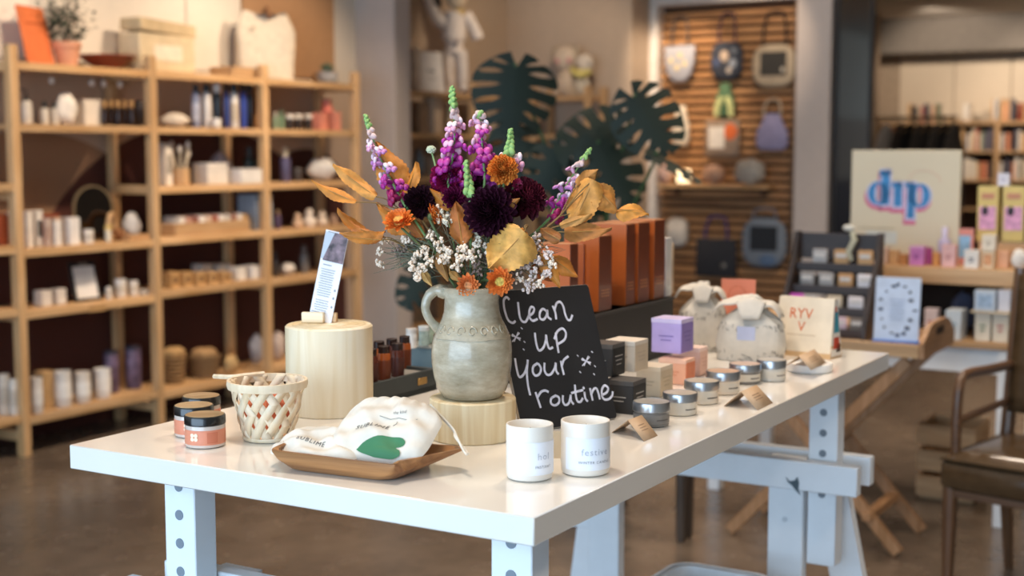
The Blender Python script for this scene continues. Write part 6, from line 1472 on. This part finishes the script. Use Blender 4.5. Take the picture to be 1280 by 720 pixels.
for s_ in (-1, 1):
    P = [(-Dt/2, 0), (Dt/2, 0), (Dt/2, .05), (Dt*.32, .095), (Dt*.2, .105), (-Dt*.2, .105), (-Dt*.32, .095), (-Dt/2, .05)]
    MB().prism(P, -.008, .008, Matrix.Translation((s_*(Lt/2+.009), Dt/2, 0)) @ Matrix(((0, 0, 1, 0), (1, 0, 0, 0), (0, 1, 0, 0), (0, 0, 0, 1)))).build('end_handle', WALN['Y'], ty)
    MB().prism(rrect(.11, .026, .012), -.0086, .0086, Matrix.Translation((s_*(Lt/2+.009), Dt/2, .072)) @ Matrix(((0, 0, 1, 0), (1, 0, 0, 0), (0, 1, 0, 0), (0, 0, 0, 1)))).build('grip_slot', m_('#3a2a20', .8), ty)
zty = zt2+.002+.0185
# dark tiered rack on the tray
pA, pB = onU(972, zty+.15, un+.12), onU(1083, zty+.15, un+.12); wr = (pB-pA).length
t = thing('tiered_rack', 'dark wooden tiered rack of small accessories on the tray', 'rack', Vector((pA.x, pA.y, zty)), RZ)
hR = .36
for x in (.008, wr-.008):
    P = [(0, 0), (.20, 0), (.20, hR), (.165, hR), (.14, hR*.75), (0, .06)]
    MB().prism(P, -.008, .008, Matrix.Translation((x, 0, 0)) @ Matrix(((0, 0, 1, 0), (1, 0, 0, 0), (0, 1, 0, 0), (0, 0, 0, 1)))).build('side_panel', DKW['Z'], t)
TIER = [(.03, .012, .07), (.07, .08, .07), (.11, .15, .075), (.15, .225, .08)]
for k, (y, z, hh) in enumerate(TIER):
    MB().box((wr/2, y+.02, z), (wr-.03, .045, .008), .001).build('tier_shelf', DKW['X'], t); MB().box((wr/2, y-.002, z+.016), (wr-.03, .006, .024), .001).build('tier_lip', DKW['X'], t)
MB().box((wr/2, .192, hR-.05), (wr-.03, .008, .09), .001).build('back_rail', DKW['X'], t)
MB().box((wr/2, .192, hR-.18), (wr-.03, .008, .05), .001).build('back_rail', DKW['X'], t)
rnd = random.Random(4)
PI_ = [(0, .18, '#8a7d92', 'lilac'), (0, .42, '#b9a58c', 'tan'), (0, .66, '#c9b0b8', 'dusty pink'), (0, .86, '#6e645c', 'taupe'), (1, .12, '#d15ac0', 'magenta'), (1, .3, '#a9a29c', 'warm grey'), (1, .56, '#c8b89e', 'sand'), (1, .8, '#d6cfd0', 'pale pearl'), (2, .2, '#8f8a86', 'grey'), (2, .42, '#9d9894', 'silver grey'), (2, .64, '#b98d5e', 'camel'), (2, .86, '#d9d4d6', 'white'), (3, .3, '#a7a3a0', 'light grey'), (3, .55, '#bd9363', 'ochre'), (3, .82, '#c79a68', 'honey')]
for k, f, c, cn in PI_:
    y, z, hh = TIER[k]; w_ = wr*.17
    q = thing('accessory_pouch', f'{cn} accessory pack standing in the dark rack', 'accessory', t.location+rotz((wr*f, y+.02, z+.0045), RZ), RZ)
    MB().box((0, 0, hh*.44), (w_, .012, hh*.88), .004).build('pack', m_(c, .6), q)
    MB().box((0, -.0066, hh*.62), (w_*.7, .0012, hh*.18)).build('header_card', m_('#cfc8c0', .6), q)
q = thing('ribbon', 'pale green ribbon bow draped over the dark rack', 'ribbon', t.location+rotz((wr*.66, .172, hR-.096), RZ), RZ)
MB().tube([(0, -.0, .10), (.012, -.012, .07), (-.006, -.016, .03), (.004, -.016, -.0)], [.008, .012, .011, .006], 8).build('ribbon_tail', m_('#b9b59c', .7), q); MB().ell((-.012, 0, .112), (.022, .012, .012), 10, 6).build('bow', m_('#d3cfc2', .7), q)
# blue and white card on the tray
pC = onU(1119, zty, un+.03); wC = (onU(1147, zty, un+.03)-onU(1092, zty, un+.03)).length; hC = ztop(pC, 349)-zty
t = thing('info_sign', 'pale blue leaflet with dark doodles in a blue stand', 'sign', pC+Vector((0, 0, .0006)), RZ+.1)
Mt = Matrix.Rotation(-.14, 4, 'X')
MB().box((0, .01, .015), (wC*1.05, .05, .03), .004).build('stand', m_('#2c62b0', .4), t)
MB().box((0, 0, hC*.55), (wC, .004, hC*.94), .001, Mt).build('leaflet', m_('#c3cfe2', .5), t)
q = MB(); rnd = random.Random(2)
for k in range(16):
    a = k/16*6.28; q.box((wC*.36*math.cos(a)+rnd.uniform(-.006, .006), -.0026, hC*(.56+.36*math.sin(a))), (rnd.uniform(.006, .016), .001, rnd.uniform(.005, .012)), 0, Mt @ Matrix.Identity(4))
q.build('doodle_print', m_('#3c3f52', .6), t)
q = MB()
for k in range(6): q.box((0, -.0026, hC*(.70-.055*k)), (wC*(.36-.03*(k % 3)), .001, hC*.014), 0, Mt)
q.build('text_print', m_('#9aa6bf', .6), t)
# ---------------------------------------------------------------- leather armchair at the right
pc = at(1174, 566, .455); t = thing('armchair', 'wooden armchair with brown leather seat beside the display', 'chair', Vector((pc.x, pc.y, 0)), -math.radians(42))
CW = {a: wood('#6b4c33', '#4a3322', a, 1, .35, .02, .3) for a in 'XYZ'}
LEA = mat('#4c3b28', .22, var=.2, scale=30, bump=.15, coat=.25)
SWd, SDp = .50, .44
def seatf(i, j): x = i*2-1; y = j*2-1; e = (max(0, 1-abs(x)**6)*max(0, 1-abs(y)**6))**.4; return ((i)*SWd, j*SDp, .435+.030*e)
mb = MB(); mb.grid(seatf, 16, 14); mb.box((SWd/2, SDp/2, .392), (SWd, SDp, .092), .016); mb.build('seat', LEA, t, ang=60)
MB().tube([(.008, .0, .44), (SWd-.008, .0, .44)], .006, 6).build('piping', LEA, t)
MB().box((SWd/2, SDp/2, .340), (SWd-.03, SDp-.03, .03), .003).build('seat_frame', CW['X'], t)
for x in (.025, SWd-.025):
    MB().tube([(x, .03, .365), (x, .028, .18), (x, .026, 0)], [.024, .020, .014], 10).build('leg', CW['Z'], t)
    MB().tube([(x, SDp-.01, .365), (x, SDp+.02, .18), (x, SDp+.05, 0)], [.024, .020, .015], 10).build('leg', CW['Z'], t)
    MB().tube([(x, SDp-.015, .36), (x, SDp+.02, .62), (x, SDp+.06, .97)], [.022, .022, .020], 10).build('back_post', CW['Z'], t)
    MB().tube(smooth([(x, .06, .40), (x, .055, .56), (x, .07, .655), (x, .12, .678), (x, .28, .672), (x, SDp+.03, .668)], 5), .0155, 10).build('arm', CW['Y'], t)
    MB().tube([(x, .065, .545), (x, SDp+.01, .555)], .012, 8).build('arm_rail', CW['Y'], t)
def backf(i, j): return (.03+i*(SWd-.06), SDp+.008+.055*j-.02*math.sin(math.pi*i), .52+.43*j)
ob = MB().grid(backf, 12, 8).build('backrest', LEA, t, ang=80, fix=False); md = ob.modifiers.new('thickness', 'SOLIDIFY'); md.thickness = .05; md.offset = 0
# dark stool mostly hidden behind the table
ps = at(851, 677, 0); t = thing('bench', 'narrow dark wooden bench standing on the floor behind the table', 'bench', ps, RZ)
for x, y in ((0, 0), (-.39, 0), (0.0, .06), (-.39, .06)):
    MB().tube([(x, y, 0), (x, y, .02), (x, y, .46)], [.014, .018, .024], 12).build('leg', wood('#5a5048', '#3a322c', 'Z', 1, .3), t)
MB().box((-.195, .03, .475), (.50, .16, .03), .01).build('seat', DKW['X'], t)
